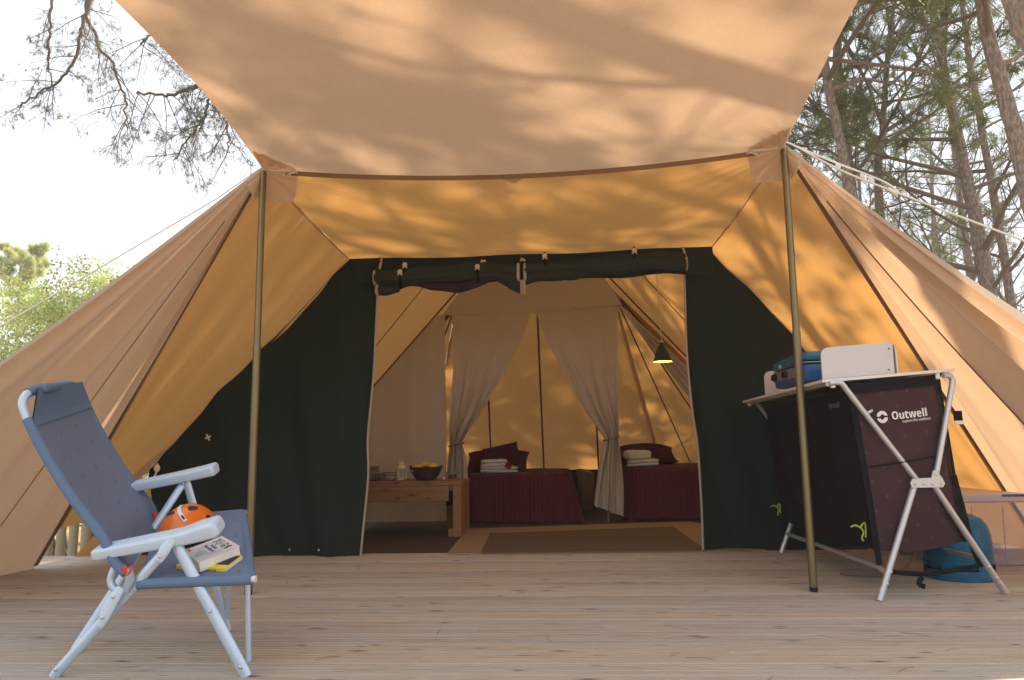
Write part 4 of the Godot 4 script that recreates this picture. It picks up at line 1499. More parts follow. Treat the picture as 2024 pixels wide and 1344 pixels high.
	var arm := func(pts: Array, ws: Array, hs: Array) -> void:
		var q := smooth(pts, 6)
		var w2 := PackedFloat32Array()
		var h2 := PackedFloat32Array()
		for k in q.size():
			var f := float(k) / (q.size() - 1) * (ws.size() - 1)
			var i := mini(int(f), ws.size() - 2)
			w2.append(lerpf(ws[i], ws[i + 1], f - i))
			h2.append(lerpf(hs[i], hs[i + 1], f - i))
		add.call("armrest", sweep_bar(q, w2, h2, latn), M.chair_arm)
	arm.call([V(-1.268, 0.362, 1.245), V(-1.258, 0.363, 1.245), V(-1.10, 0.390, 1.245), V(-1.0, 0.408, 1.245), V(-0.94, 0.424, 1.245), V(-0.895, 0.436, 1.245), V(-0.882, 0.440, 1.245)], [0.052, 0.066, 0.072, 0.074, 0.080, 0.082, 0.058], [0.020, 0.036, 0.040, 0.043, 0.052, 0.052, 0.028])
	arm.call([V(-1.445, 0.540, 0.77), V(-1.430, 0.542, 0.77), V(-1.30, 0.566, 0.77), V(-1.20, 0.586, 0.77), V(-1.135, 0.600, 0.77), V(-1.125, 0.602, 0.77)], [0.05, 0.060, 0.060, 0.060, 0.062, 0.040], [0.02, 0.036, 0.038, 0.039, 0.042, 0.026])
	# legs, inverted V on each side
	var leg := func(a: Vector3, b: Vector3, r: float, flat: float) -> void:
		var m2 := MB.new()
		m2.tube(path([a, a.lerp(b, 0.03), a.lerp(b, 0.97), b]), PackedFloat32Array([r * 0.8, r, r, r * 0.85]), 14, true, flat, V(0, 0, 1))
		add.call("leg", m2, M.chair_tube)
	leg.call(V(-1.022, 0.395, 1.255), V(-0.776, 0.0, 1.26), 0.0180, 0.6)
	leg.call(V(-1.040, 0.372, 1.262), V(-1.372, 0.0, 1.265), 0.0158, 0.62)
	leg.call(V(-1.240, 0.560, 0.77), V(-1.085, 0.0, 0.70), 0.0150, 0.6)
	leg.call(V(-1.252, 0.552, 0.765), V(-1.49, 0.0, 1.0), 0.0140, 0.6)
	var strut := func(a: Vector3, b: Vector3) -> void:
		var m2 := MB.new()
		m2.tube(path([a, b]), R1(0.0095), 10)
		add.call("strut", m2, M.chair_tube)
	strut.call(V(-0.858, 0.29, 1.09), V(-0.838, 0.0, 1.10))
	strut.call(V(-1.045, 0.37, 0.80), V(-1.085, 0.05, 0.71))
	# brackets, hinge plates, screws and red clips
	mb = MB.new()
	mb.tube(path([V(-1.162, 0.262, 1.288), V(-1.180, 0.236, 1.290), V(-1.208, 0.180, 1.290), V(-1.222, 0.150, 1.286)]), PackedFloat32Array([0.012, 0.019, 0.017, 0.010]), 12, true, 0.4, V(0, 0, 1))
	add.call("hinge_plate", mb, M.chair_arm)
	mb = MB.new()
	mb.tube(path([V(-1.012, 0.412, 1.275), V(-1.035, 0.372, 1.285), V(-1.055, 0.340, 1.28)]), PackedFloat32Array([0.013, 0.018, 0.013]), 12, true, 0.4, V(0, 0, 1))
	add.call("hinge_plate", mb, M.chair_arm)
	mb = MB.new()
	mb.tube(path([V(-1.150, 0.318, 1.275), V(-1.140, 0.285, 1.28), V(-1.152, 0.25, 1.282)]), PackedFloat32Array([0.012, 0.016, 0.012]), 10, true, 0.5, V(0, 0, 1))
	add.call("hinge_plate", mb, M.chair_bracket)
	mb = MB.new()
	mb.tube(path([V(-1.33, 0.44, 0.775), V(-1.335, 0.415, 0.785), V(-1.37, 0.398, 0.785)]), PackedFloat32Array([0.013, 0.018, 0.012]), 10, true, 0.5, V(0, 0, 1))
	add.call("hinge_plate", mb, M.chair_arm)
	for p: Vector3 in [V(-1.180, 0.238, 1.299), V(-1.210, 0.178, 1.299), V(-1.045, 0.353, 1.294), V(-0.893, 0.190, 1.273), V(-0.792, 0.030, 1.273), V(-1.357, 0.024, 1.278), V(-1.335, 0.418, 0.796), V(-1.247, 0.548, 0.782)]:
		mb = MB.new()
		mb.blob(p, V(0.0055, 0.0055, 0.003), Basis.IDENTITY, 1.0, 6, 10)
		add.call("screw", mb, M.steel)
	for p: Vector3 in [V(-1.158, 0.312, 1.278), V(-1.345, 0.432, 0.792)]:
		mb = MB.new()
		mb.box(p, V(0.018, 0.030, 0.012), Basis(V(0, 0, 1), 0.5), 0.004)
		mb.tube(smooth([p + V(0.006, 0.004, 0), p + V(0.022, 0.012, 0.004), p + V(0.014, -0.010, 0.006), p + V(0.002, -0.016, 0.002)], 4), R1(0.003), 5)
		add.call("clip", mb, M.red_clip)

func build_chair_things() -> void:
	# helmet
	var c := V(-1.135, 0.366, 0.93)
	var h := thing("helmet", "orange climbing helmet with a white stripe resting on the chair seat", "helmet", c)
	var b := Basis(V(0, 0, 1), 0.10) * Basis(V(1, 0, 0), -0.12)
	var hp := func(u: float, w: float, k: float) -> Vector3:   # u round, w 0 rim .. 1 crown
		var th := u * TAU
		var ph := w * PI * 0.5
		var flat := 1.0 + 0.05 * sin(w * PI)
		return b * V(cos(th) * cos(ph) * 0.098 * flat * k, sin(ph) * 0.118 * k, sin(th) * cos(ph) * 0.118 * flat * k)
	var mb := MB.new()
	mb.grid(40, 18, func(u: float, w: float) -> Vector3: return hp.call(u, w, 1.0 + 0.012 * sin(w * 9.0)))
	var shell := part("shell", mb, M.orange_shell, h)
	mb = MB.new()
	mb.grid(40, 4, func(u: float, w: float) -> Vector3:
		var p: Vector3 = hp.call(u, 0.0, 0.97 - 0.10 * w)
		return p - b * V(0, w * 0.035, 0))
	part("inner_band", mb, M.black_plastic, h)
	var patch := func(called: String, m: Material, u0: float, w0: float, ru: float, rw: float, lift: float) -> void:
		var m2 := MB.new()
		m2.grid(14, 4, func(u: float, w: float) -> Vector3:
			var th := u * TAU
			return hp.call(u0 + cos(th) * ru * w, w0 + sin(th) * rw * w * (1.0 + 0.2 * cos(th)), 1.012 + lift))
		part(called, m2, m, shell)
	patch.call("vent", M.black_plastic, 0.33, 0.52, 0.050, 0.050, 0.002)
	patch.call("vent", M.black_plastic, 0.14, 0.62, 0.045, 0.070, 0.002)
	patch.call("vent", M.black_plastic, 0.33, 0.80, 0.06, 0.04, 0.002)
	patch.call("vent", M.black_plastic, 0.05, 0.35, 0.020, 0.05, 0.002)
	mb = MB.new()
	var sp := PackedVector3Array()
	for k in 17: sp.append(hp.call(0.30 - 0.115 * k / 16.0, 0.80 - 0.52 * k / 16.0, 1.02))
	for k in 16:
		var q0 := sp[k]
		var q1 := sp[k + 1]
		var sd := (q1 - q0).cross(q0).normalized() * 0.0065
		mb.quad(q0 - sd, q0 + sd, q1 + sd, q1 - sd, q0)
	part("stripe", mb, M.white_plastic, shell)
	mb = MB.new()
	mb.tube(path([lerp_list(sp, 0.80) + V(0.0, 0.004, 0.004), lerp_list(sp, 0.95) + V(0.0, 0.004, 0.004)]), R1(0.003), 6)
	part("stripe_mark", mb, M.ink, shell)
	mb = MB.new()
	mb.tube(smooth([hp.call(0.20, 0.02, 0.98), V(0.05, -0.03, 0.13), V(0.10, -0.035, 0.10), hp.call(0.04, 0.02, 0.98)], 6), R1(0.007), 6, true, 0.3)
	part("chin_strap", mb, M.webbing, h)
	# books
	var A := V(-1.055, 0.354, 1.153)
	var Bc := V(-0.948, 0.385, 1.076)
	var C := V(-0.851, 0.362, 1.157)
	var D := V(-0.958, 0.331, 1.234)
	var x := (D - A).normalized()
	var z := x.cross(Bc - A).normalized()
	var y := z.cross(x)
	var ctr := (A + C) * 0.5
	var w := A.distance_to(D)
	var hh := A.distance_to(Bc)
	var bt := thing("book", "thick white paperback novel with a grey ring on its cover, on top", "book", ctr, "books on the chair seat")
	bt.basis = Basis(x, y, z)
	mb = MB.new()
	mb.box(V(0, 0, -0.017), V(w * 0.965, hh * 0.965, 0.028), Basis.IDENTITY, 0.001)
	part("pages", mb, M.pages, bt)
	for zz: float in [-0.0015, -0.0325]:
		mb = MB.new()
		mb.box(V(0, 0, zz), V(w, hh, 0.0025), Basis.IDENTITY, 0.0006)
		part("cover", mb, M.cover_white, bt)
	mb = MB.new()
	mb.box(V(-w * 0.5, 0, -0.017), V(0.0025, hh, 0.031), Basis.IDENTITY, 0.0006)
	part("spine", mb, M.cover_white, bt)
	var flat := func(px: float, py: float, rot := 0.0) -> Transform3D: return Transform3D(Basis(V(0, 0, 1), rot), V(px, py, 0.0003))
	lettering("title_lettering", "1", 0.026, "Droid Serif", false, M.ink, bt, flat.call(-0.038, hh * 0.5 - 0.028), 0.001)
	lettering("title_lettering", "Q", 0.026, "Droid Serif", false, M.ink_green, bt, flat.call(-0.017, hh * 0.5 - 0.028), 0.001)
	lettering("title_lettering", "84", 0.026, "Droid Serif", false, M.ink, bt, flat.call(0.023, hh * 0.5 - 0.028), 0.001)
	lettering("author_lettering", "Haruki", 0.0085, "Droid Serif", false, M.ink_soft, bt, flat.call(-0.004, 0.012), 0.001)
	lettering("author_lettering", "Murakami", 0.0095, "Droid Serif", false, M.ink_soft, bt, flat.call(-0.004, -0.003), 0.001)
	for e: Array in [[V(0, 0.006, 0.0006), 0.040, 0.0030], [V(0.006, -0.034, 0.0006), 0.013, 0.0040]]:
		mb = MB.new()
		var rg := PackedVector3Array()
		for k in 33: rg.append((e[0] as Vector3) + V(cos(TAU * k / 32) * (e[1] as float), sin(TAU * k / 32) * (e[1] as float), 0))
		mb.tube(rg, R1(e[2]), 6, false, 0.14, V(0, 0, 1))
		part("cover_ring", mb, M.ring_grey, bt)
	mb = MB.new()
	mb.box(V(0.018, -0.055, 0.0004), V(0.010, 0.014, 0.0006), Basis.IDENTITY, 0.0)
	part("cover_ring", mb, M.ring_grey, bt)
	mb = MB.new()
	mb.box(V(-w * 0.5 + 0.018, -hh * 0.5 + 0.018, 0.0004), V(0.020, 0.007, 0.0008), Basis.IDENTITY, 0.0)
	part("publisher_mark", mb, M.red_clip, bt)
	# the yellow book underneath
	var p1 := V(-1.050, 0.303, 1.182)
	var p2 := V(-0.866, 0.300, 1.226)
	var x2 := (p2 - p1).normalized()
	var z2 := x2.cross(V(-0.12, 0.155, -0.5)).normalized()
	var y2 := z2.cross(x2)
	var w2 := 0.186
	var yb := thing("book", "yellow and black paperback lying under the white novel", "book", (p1 + p2) * 0.5 + y2 * 0.042, "books on the chair seat")
	yb.basis = Basis(x2, y2, z2)
	mb = MB.new()
	mb.box(V(0, 0.001, 0), V(w2 * 0.98, 0.082, 0.013), Basis.IDENTITY, 0.001)
	part("pages", mb, M.pages, yb)
	for zz: float in [0.0078, -0.0078]:
		mb = MB.new()
		mb.box(V(0, 0, zz), V(w2, 0.086, 0.002), Basis.IDENTITY, 0.0006)
		part("cover", mb, M.yellow_cover, yb)
	mb = MB.new()
	mb.box(V(0, -0.043, 0), V(w2, 0.0022, 0.0178), Basis.IDENTITY, 0.0006)
	part("spine", mb, M.yellow_cover, yb)
	mb = MB.new()
	mb.box(V(0.045, 0.008, 0.0090), V(0.085, 0.062, 0.0006), Basis.IDENTITY, 0.0)
	part("cover_panel", mb, M.black_plastic, yb)
	mb = MB.new()
	mb.box(V(-0.008, -0.0443, 0), V(0.035, 0.0006, 0.0178), Basis.IDENTITY, 0.0)
	part("cover_panel", mb, M.black_plastic, yb)
	for k in 9:
		mb = MB.new()
		mb.box(V(0.022 + k * 0.0042, -0.0444, 0.0), V(0.0022, 0.0006, 0.0035), Basis.IDENTITY, 0.0)
		part("spine_print", mb, M.ink, yb)

# ---------------------------------------------------------------- kitchen stand and what stands about it
func build_kitchen() -> void:
	var o := V(1.75, 0, -0.5)
	var t := thing("kitchen_stand", "folding camp kitchen stand with dark maroon storage bag and crossed aluminium legs", "kitchen stand", o)
	var add := func(called: String, mb: MB, m: Material, par: Node3D = null) -> MeshInstance3D:
		for k in mb.v.size(): mb.v[k] -= o
		return part(called, mb, m, t if par == null else par)
	var back := V(0.02, 0.0, -1.43)
	var e := V(0.572, 0, -0.139).normalized()     # across the near end
	var nf := V(-e.z, 0, e.x)                      # out of the near end
	if nf.z < 0.0: nf = -nf
	var mb: MB
	# crossed legs of both ends
	for k in 2:
		var d := back * float(k)
		var off := nf * 0.012
		for s: Array in [
			[V(1.352, 0.922, 0.235), V(1.400, 0.922, 0.228), V(1.425, 0.900, 0.222), V(1.450, 0.865, 0.215), V(1.722, 0.500, 0.150)],
			[V(1.905, 0.955, 0.106), V(1.930, 0.956, 0.100), V(1.946, 0.938, 0.096), V(1.938, 0.895, 0.098), V(1.816, 0.505, 0.128)]]:
			mb = MB.new()
			var sp := smooth(s, 5)
			for q in sp.size(): sp[q] += d + off
			mb.tube(sp, R1(0.0125), 12)
			add.call("leg", mb, M.aluminium)
		for s: Array in [[V(1.800, 0.478, 0.132), V(2.078, 0.035, 0.064)], [V(1.712, 0.478, 0.153), V(1.516, 0.035, 0.200)]]:
			mb = MB.new()
			mb.tube(path([(s[0] as Vector3) + d + off, (s[1] as Vector3) + d + off]), R1(0.0135), 12)
			var shin: MeshInstance3D = add.call("leg", mb, M.aluminium)
			mb = MB.new()
			var dn := ((s[1] as Vector3) - (s[0] as Vector3)).normalized()
			mb.tube(path([(s[1] as Vector3) + d + off - dn * 0.02, (s[1] as Vector3) + d + off + dn * 0.036]), PackedFloat32Array([0.0160, 0.0150]), 12)
			add.call("foot_cap", mb, M.aluminium, shin)
		# hub plates
		var plate: MeshInstance3D
		for zz: float in [-0.018, 0.020]:
			mb = MB.new()
			var poly := PackedVector2Array([Vector2(-0.082, -0.020), Vector2(0.070, -0.022), Vector2(0.082, -0.006), Vector2(0.072, 0.016), Vector2(0.048, 0.050), Vector2(0.030, 0.052), Vector2(0.018, 0.020), Vector2(-0.075, 0.018), Vector2(-0.088, 0.0)])
			mb.prism(poly, zz - 0.003, zz + 0.003, Transform3D(Basis(e, V(0, 1, 0), nf), V(1.762, 0.486, 0.140) + d + off))
			plate = add.call("hub_plate", mb, M.aluminium)
		for q: Vector2 in [Vector2(-0.066, -0.002), Vector2(-0.024, -0.003), Vector2(0.018, -0.004), Vector2(0.062, -0.004), Vector2(0.040, 0.034)]:
			mb = MB.new()
			mb.blob(V(1.762, 0.486, 0.140) + d + off + e * q.x + V(0, q.y, 0) + nf * 0.024, V(0.007, 0.007, 0.004), Basis.IDENTITY, 1.0, 6, 10)
			add.call("rivet", mb, M.steel, plate)
	for q: Vector3 in [V(1.563, 0.118, 0.214), V(1.541, 0.070, 0.219), V(2.026, 0.118, 0.102), V(2.056, 0.070, 0.095)]:
		mb = MB.new()
		mb.blob(q, V(0.006, 0.006, 0.004), Basis.IDENTITY, 1.0, 6, 10)
		add.call("rivet", mb, M.steel)
	# lower rails and strap
	for a: Vector3 in [V(1.552, 0.115, 0.18), V(2.02, 0.135, 0.075)]:
		mb = MB.new()
		mb.tube(path([a, a + V(-0.005, 0.012, -0.05), a + back * 0.97]), R1(0.0115), 10)
		add.call("lower_rail", mb, M.aluminium)
	mb = MB.new()
	mb.tube(smooth([V(1.56, 0.115, 0.175), V(1.75, 0.095, 0.13), V(1.95, 0.115, 0.085), V(2.02, 0.125, 0.07)], 6), R1(0.010), 8, true, 0.4, V(0, 0, 1))
	add.call("strap", mb, M.webbing)
	mb = MB.new()
	mb.tube(smooth([V(1.72, 0.085, 0.145), V(1.70, 0.06, 0.15), V(1.725, 0.045, 0.15)], 4), R1(0.011), 8, true, 0.4, V(0, 0, 1))
	add.call("strap", mb, M.webbing)
	# bag
	var c := [V(1.455, 0.895, 0.205), V(1.885, 0.940, 0.098), V(1.935, 0.225, 0.086), V(1.520, 0.205, 0.188)]
	var bk := V(0.02, 0, -1.37)
	var f := noise(2.2, 3, 61)
	var face := func(called: String, a: Vector3, b: Vector3, c2: Vector3, d2: Vector3, m: Material, belly: float, us: float, vs: float) -> void:
		var m2 := MB.new()
		var nn := (b - a).cross(d2 - a).normalized()
		m2.grid(26, 30, func(u: float, w: float) -> Vector3:
			var p := a.lerp(b, u).lerp(d2.lerp(c2, u), w)
			var rim := sin(PI * u) * sin(PI * clampf(w * 0.98 + 0.02, 0, 1))
			var low := V(0, 0.02 * sin(PI * u) * -w, 0)
			return p + nn * (belly * rim * (0.4 + 0.6 * w) + f.get_noise_2d(u * us * 1.6 + belly * 90.0, w * 1.2) * 0.022 * pow(maxf(rim, 0.0), 0.5)) + low, us, vs)
		add.call(called, m2, m)
	var Cn: Array = c
	var sgn := -1.0
	face.call("bag_end", Cn[0], Cn[1], Cn[2], Cn[3], M.bag_cloth, sgn * 0.025, 0.44, 0.7)
	face.call("bag_end", Cn[0] + bk, Cn[1] + bk, Cn[2] + bk, Cn[3] + bk, M.bag_cloth, 0.02, 0.44, 0.7)
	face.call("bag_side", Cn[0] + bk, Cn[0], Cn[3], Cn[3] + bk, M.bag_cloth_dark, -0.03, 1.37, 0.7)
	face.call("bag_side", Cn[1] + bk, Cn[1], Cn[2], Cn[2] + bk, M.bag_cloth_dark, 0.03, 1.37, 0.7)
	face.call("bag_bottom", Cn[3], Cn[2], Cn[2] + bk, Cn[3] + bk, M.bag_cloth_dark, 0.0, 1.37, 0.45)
	for s: Array in [[Cn[0], Cn[3], 0.030], [Cn[1], Cn[2], 0.020], [Cn[0], Cn[1], 0.045]]:
		mb = MB.new()
		var a2: Vector3 = s[0]
		var b2: Vector3 = s[1]
		mb.ribbon(path([a2, a2.lerp(b2, 0.35), a2.lerp(b2, 0.7), b2 + (V(0.0, -0.06, 0.0) if s[2] == 0.030 else Vector3.ZERO)]), s[2], nf, 0.012)
		add.call("bag_edging", mb, M.webbing)
	mb = MB.new()
	mb.tube(smooth([Cn[1].lerp(Cn[2], 0.6) + nf * 0.012, V(1.945, 0.38, 0.09), V(1.975, 0.20, 0.085), V(2.0, 0.13, 0.078)], 5), R1(0.015), 6, true, 0.2, nf)
	add.call("bag_edging", mb, M.webbing)
	mb = MB.new()
	var l0: Vector3 = Cn[0].lerp(Cn[3], 0.49)
	var l1: Vector3 = Cn[1].lerp(Cn[2], 0.47)
	mb.tube(smooth([l0 + nf * 0.012 + e * 0.02, l0.lerp(l1, 0.5) + nf * 0.034, l1 + nf * 0.010 - e * 0.03], 6), R1(0.0035), 6)
	add.call("bag_zip", mb, M.webbing)
	# side pocket seams and eyelet
	for yy: Array in [[0.80, 0.20, 0.55], [0.55, 0.15, 0.4], [0.30, 0.2, 0.34]]:
		mb = MB.new()
		var q0: Vector3 = V(1.45 + (0.9 - (yy[0] as float)) * 0.09, yy[0], 0.2)
		mb.tube(smooth([q0 + V(-0.025, 0.0, -(yy[1] as float)), q0 + V(-0.035, -0.004, -((yy[1] as float) + (yy[2] as float)) * 0.5), q0 + V(-0.03, 0.0, -(yy[2] as float))], 5), R1(0.004), 6)
		add.call("bag_seam", mb, M.webbing)
	mb = MB.new()
	var ey: Vector3 = Cn[0].lerp(Cn[1], 0.17) + V(0, -0.112, 0) + nf * 0.018
	mb.tube(smooth([ey + e * -0.012, ey + V(0, 0.004, 0) + nf * 0.006, ey + e * 0.016 + V(0, 0.012, 0)], 5), PackedFloat32Array([0.004, 0.005, 0.006, 0.007, 0.007, 0.007, 0.007, 0.007, 0.007, 0.006, 0.004]), 8)
	add.call("bag_ring", mb, M.steel)
	for s: Array in [[V(1.470, 0.285, 0.150), 1.0], [V(1.50, 0.272, -1.17), 0.9]]:
		for k in 3:
			mb = MB.new()
			var q: Vector3 = s[0]
			var g: float = s[1]
			var wv: Array = [[V(-0.035, 0.014, 0), V(-0.018, 0.022, 0.012), V(0.0, 0.012, 0.014), V(0.012, 0.030, 0.012)], [V(0.0, 0.014, 0.012), V(0.012, -0.006, 0.014), V(0.004, -0.03, 0.012), V(0.010, -0.045, 0.010)], [V(0.0, 0.014, 0.012), V(0.020, 0.032, 0.012), V(0.022, 0.010, 0.014), V(0.020, -0.03, 0.012)]][k]
			mb.tube(smooth([q + wv[0] * g, q + wv[1] * g, q + wv[2] * g, q + wv[3] * g], 5), R1(0.0038), 6)
			add.call("toggle_cord", mb, M.lime_cord)
	mb = MB.new()
	mb.box(V(1.972, 0.775, 0.082), V(0.045, 0.045, 0.004), Basis(e, V(0, 1, 0), nf), 0.001)
	add.call("label_tag", mb, M.bag_cloth_dark)
	mb = MB.new()
	mb.box(V(1.975, 0.745, 0.083), V(0.050, 0.016, 0.005), Basis(e, V(0, 1, 0), nf), 0.001)
	add.call("label_tag", mb, M.print_white)
	# printed name and round emblem
	var up: Vector3 = ((Cn[0] - Cn[3]) as Vector3).normalized()
	var along: Vector3 = ((Cn[1] - Cn[0]) as Vector3).normalized()
	along = (along * 0.9 + V(along.x, 0.012, along.z) * 0.1).normalized()
	up = (V(0, 1, 0) - along * along.y).normalized()
	var face_b := Basis(along, up, along.cross(up))
	var lc := V(1.7065, 0.783, 0.154) + nf * 0.030 - o
	var le2 := V(1.576, 0.771, 0.186) + nf * 0.028 - o
	lettering("logo_lettering", "Outwell", 0.0345, "Droid Sans", true, M.print_white, t, Transform3D(face_b, lc), 0.0015)
	lettering("tagline_lettering", "explore the outdoors", 0.011, "Droid Sans", false, M.print_white, t, Transform3D(face_b, lc + along * 0.030 - up * 0.028), 0.001)
	lettering("pocket_lettering", "Outwell", 0.024, "Droid Serif", true, M.print_dull, t, Transform3D(Basis(V(0.015, 0, 1).normalized(), V(0, 1, 0), V(-1, 0, 0.015).normalized()), V(1.452, 0.835, 0.02) - o), 0.0015)
	for s: float in [1.0, -1.0]:
		var pl := PackedVector2Array()
		var rr := 0.0265
		for k in 21:
			var th := lerpf(0.14, PI - 0.14, k / 20.0) if s > 0.0 else lerpf(PI + 0.14, TAU - 0.14, k / 20.0)
			pl.append(Vector2(cos(th), sin(th)) * rr)
		if s > 0.0: pl.append_array([Vector2(-0.012, 0.003), Vector2(-0.005, 0.010), Vector2(0.004, 0.013), Vector2(0.012, 0.005)])
		else: pl.append_array([Vector2(0.012, -0.003), Vector2(0.005, -0.010), Vector2(-0.004, -0.013), Vector2(-0.012, -0.005)])
		mb = MB.new()
		mb.prism(pl, 0.0, 0.0015, Transform3D(face_b, le2))
		part("logo_emblem", mb, M.print_white, t)
	# slatted top
	var p1 := V(1.322, 0.936, 0.262)
	var p2 := V(1.968, 0.988, 0.104)
	for k in 13:
		mb = MB.new()
		var d := V(0.025, 0, -1.48) * (k / 13.0)
		var d3 := V(0.025, 0, -1.48) * ((k + 0.94) / 13.0)
		var a := p1 + d
		var b := p2 + d
		var q3 := p2 + d3
		var q4 := p1 + d3
		var th := V(0, -0.013, 0)
		mb.quad(a, b, q3, q4, V(0, 1, 0))
		mb.quad(a + th, b + th, q3 + th, q4 + th, V(0, -1, 0))
		mb.quad(a, b, b + th, a + th, nf)
		mb.quad(q4, q3, q3 + th, q4 + th, -nf)
		mb.quad(a, q4, q4 + th, a + th, -e)
		mb.quad(b, q3, q3 + th, b + th, e)
		add.call("top_slat", mb, M.top_white)
	for s: Array in [[p1 + V(0.03, -0.018, -0.02), V(0.025, 0, -1.44)], [p2 + V(-0.03, -0.020, -0.02), V(0.025, 0, -1.44)]]:
		mb = MB.new()
		mb.tube(path([s[0], (s[0] as Vector3) + (s[1] as Vector3)]), R1(0.010), 8)
		add.call("top_rail", mb, M.aluminium)
	for q: Vector3 in [V(1.375, 0.915, 0.232), V(1.885, 0.955, 0.108), V(1.375, 0.915, -1.15)]:
		mb = MB.new()
		mb.box(q, V(0.02, 0.03, 0.02), Basis.IDENTITY, 0.004)
		add.call("rail_clip", mb, M.white_plastic)
	# three-sided wind screen standing on the top
	var scr := func(a: Vector3, along2: Vector3, w: float, h0: float, h1: float) -> void:
		var m2 := MB.new()
		var poly := PackedVector2Array()
		for k in 7:
			var th := PI - (PI * 0.5) * k / 6.0
			poly.append(Vector2(0.035 + cos(th) * 0.035, h0 - 0.035 + sin(th) * 0.035))
		for k in 4:
			var th := PI * 0.5 * (1.0 - k / 3.0)
			poly.append(Vector2(w - 0.012 + cos(th) * 0.012, h1 - 0.012 + sin(th) * 0.012))
		poly.append(Vector2(w, 0.0))
		poly.append(Vector2(0, 0.0))
		var nn := along2.cross(V(0, 1, 0)).normalized()
		m2.prism(poly, -0.003, 0.003, Transform3D(Basis(along2, V(0, 1, 0), nn), a))
		add.call("wind_screen", m2, M.screen_metal)
	var ea := (p2 - p1).normalized()
	scr.call(V(1.335, 0.940, 0.228), ea, 0.360, 0.138, 0.142)
	scr.call(V(1.425, 0.946, -0.98), V(0.98, 0.08, 0.0).normalized(), 0.33, 0.150, 0.150)
	scr.call(V(1.695, 0.968, 0.150), V(0.03, 0, -1.0).normalized(), 1.12, 0.135, 0.145)
	for q: Vector2 in [Vector2(0.335, 0.112), Vector2(0.325, 0.018)]:
		mb = MB.new()
		mb.blob(V(1.340, 0.940, 0.228) + ea * q.x + V(0, q.y, 0) + nf * 0.004, V(0.0035, 0.0035, 0.002), Basis.IDENTITY, 1.0, 6, 8)
		add.call("screw", mb, M.black_plastic)
	# stove
	var so := V(1.49, 0.952, -0.33)
	var st := thing("camping_stove", "blue folding camping stove with a teal lid on the kitchen stand", "stove", so)
	mb = MB.new()
	mb.blob(V(0, 0.050, 0), V(0.135, 0.048, 0.25), Basis.IDENTITY, 0.22, 12, 32)
	part("body", mb, M.stove_body, st)
	mb = MB.new()
	mb.blob(V(0.0, 0.126, 0.0), V(0.138, 0.024, 0.255), Basis(V(1, 0, 0), -0.02), 0.22, 12, 32)
	part("lid", mb, M.stove_lid, st)
	mb = MB.new()
	mb.blob(V(0, 0.1005, 0), V(0.137, 0.004, 0.252), Basis.IDENTITY, 0.22, 6, 32)
	part("steel_rim", mb, M.steel, st)
	mb = MB.new()
	mb.box(V(-0.137, 0.062, -0.03), V(0.008, 0.052, 0.36), Basis(V(1, 0, 0), 0.02), 0.003)
	part("control_panel", mb, M.stove_panel, st)
	for zz: float in [-0.16, 0.02]:
		mb = MB.new()
		mb.tube(path([V(-0.140, 0.062, zz), V(-0.150, 0.062, zz), V(-0.160, 0.062, zz)]), PackedFloat32Array([0.022, 0.020, 0.017]), 14)
		part("knob", mb, M.black_plastic, st)
		mb = MB.new()
		mb.box(V(-0.163, 0.062, zz), V(0.008, 0.030, 0.008), Basis(V(1, 0, 0), 0.5), 0.002)
		part("knob_grip", mb, M.black_plastic, st)
	mb = MB.new()
	mb.box(V(-0.140, 0.112, -0.09), V(0.006, 0.022, 0.040), Basis.IDENTITY, 0.003)
	part("latch", mb, M.steel, st)
	# gas bottle
	var gb := thing("gas_bottle", "squat blue steel gas bottle on the deck behind the kitchen stand", "gas bottle", V(2.125, 0, -0.34))
	mb = MB.new()
	mb.lathe(PackedVector2Array([Vector2(0.0, 0.04), Vector2(0.12, 0.042), Vector2(0.142, 0.06), Vector2(0.149, 0.09), Vector2(0.150, 0.170), Vector2(0.152, 0.174), Vector2(0.150, 0.178), Vector2(0.147, 0.215), Vector2(0.138, 0.255), Vector2(0.115, 0.288), Vector2(0.075, 0.305), Vector2(0.03, 0.310), Vector2(0.0, 0.311)]), 40)
	part("shell", mb, M.gas_paint, gb)
	mb = MB.new()
	for k in 6:
		mb.grid(6, 2, func(u: float, w: float) -> Vector3:
			var th := TAU * (k + 0.12 + 0.30 * u) / 6.0
			return V(cos(th) * 0.153, 0.046 + w * 0.034, sin(th) * 0.153))
	mb.lathe(PackedVector2Array([Vector2(0.148, 0.0), Vector2(0.155, 0.0), Vector2(0.156, 0.006), Vector2(0.154, 0.048), Vector2(0.150, 0.048)]), 40)
	mb.lathe(PackedVector2Array([Vector2(0.1505, 0.076), Vector2(0.155, 0.078), Vector2(0.154, 0.086), Vector2(0.149, 0.088)]), 40)
	part("foot_ring", mb, M.gas_paint, gb)
	mb = MB.new()
	mb.lathe(PackedVector2Array([Vector2(0.026, 0.305), Vector2(0.024, 0.335), Vector2(0.016, 0.345), Vector2(0.016, 0.37), Vector2(0.0, 0.372)]), 18)
	part("valve", mb, M.steel, gb)
	mb = MB.new()
	mb.tube(path([V(-0.035, 0.362, 0.02), V(-0.005, 0.362, 0.003), V(0.03, 0.362, -0.014)]), R1(0.016), 12)
	part("valve_knob", mb, M.black_plastic, gb)
	mb = MB.new()
	mb.box(V(-0.015, 0.342, 0.028), V(0.03, 0.012, 0.012), Basis.IDENTITY, 0.003)
	part("valve_cap", mb, M.lime_cord, gb)
	mb = MB.new()
	mb.tube(smooth([V(0.0, 0.36, 0.0), V(-0.10, 0.35, 0.06), V(-0.17, 0.20, 0.02), V(-0.25, 0.04, -0.02), V(-0.42, 0.016, 0.02), V(-0.55, 0.012, -0.06)], 8), R1(0.006), 8)
	part("gas_hose", mb, M.seam_cloth, gb)
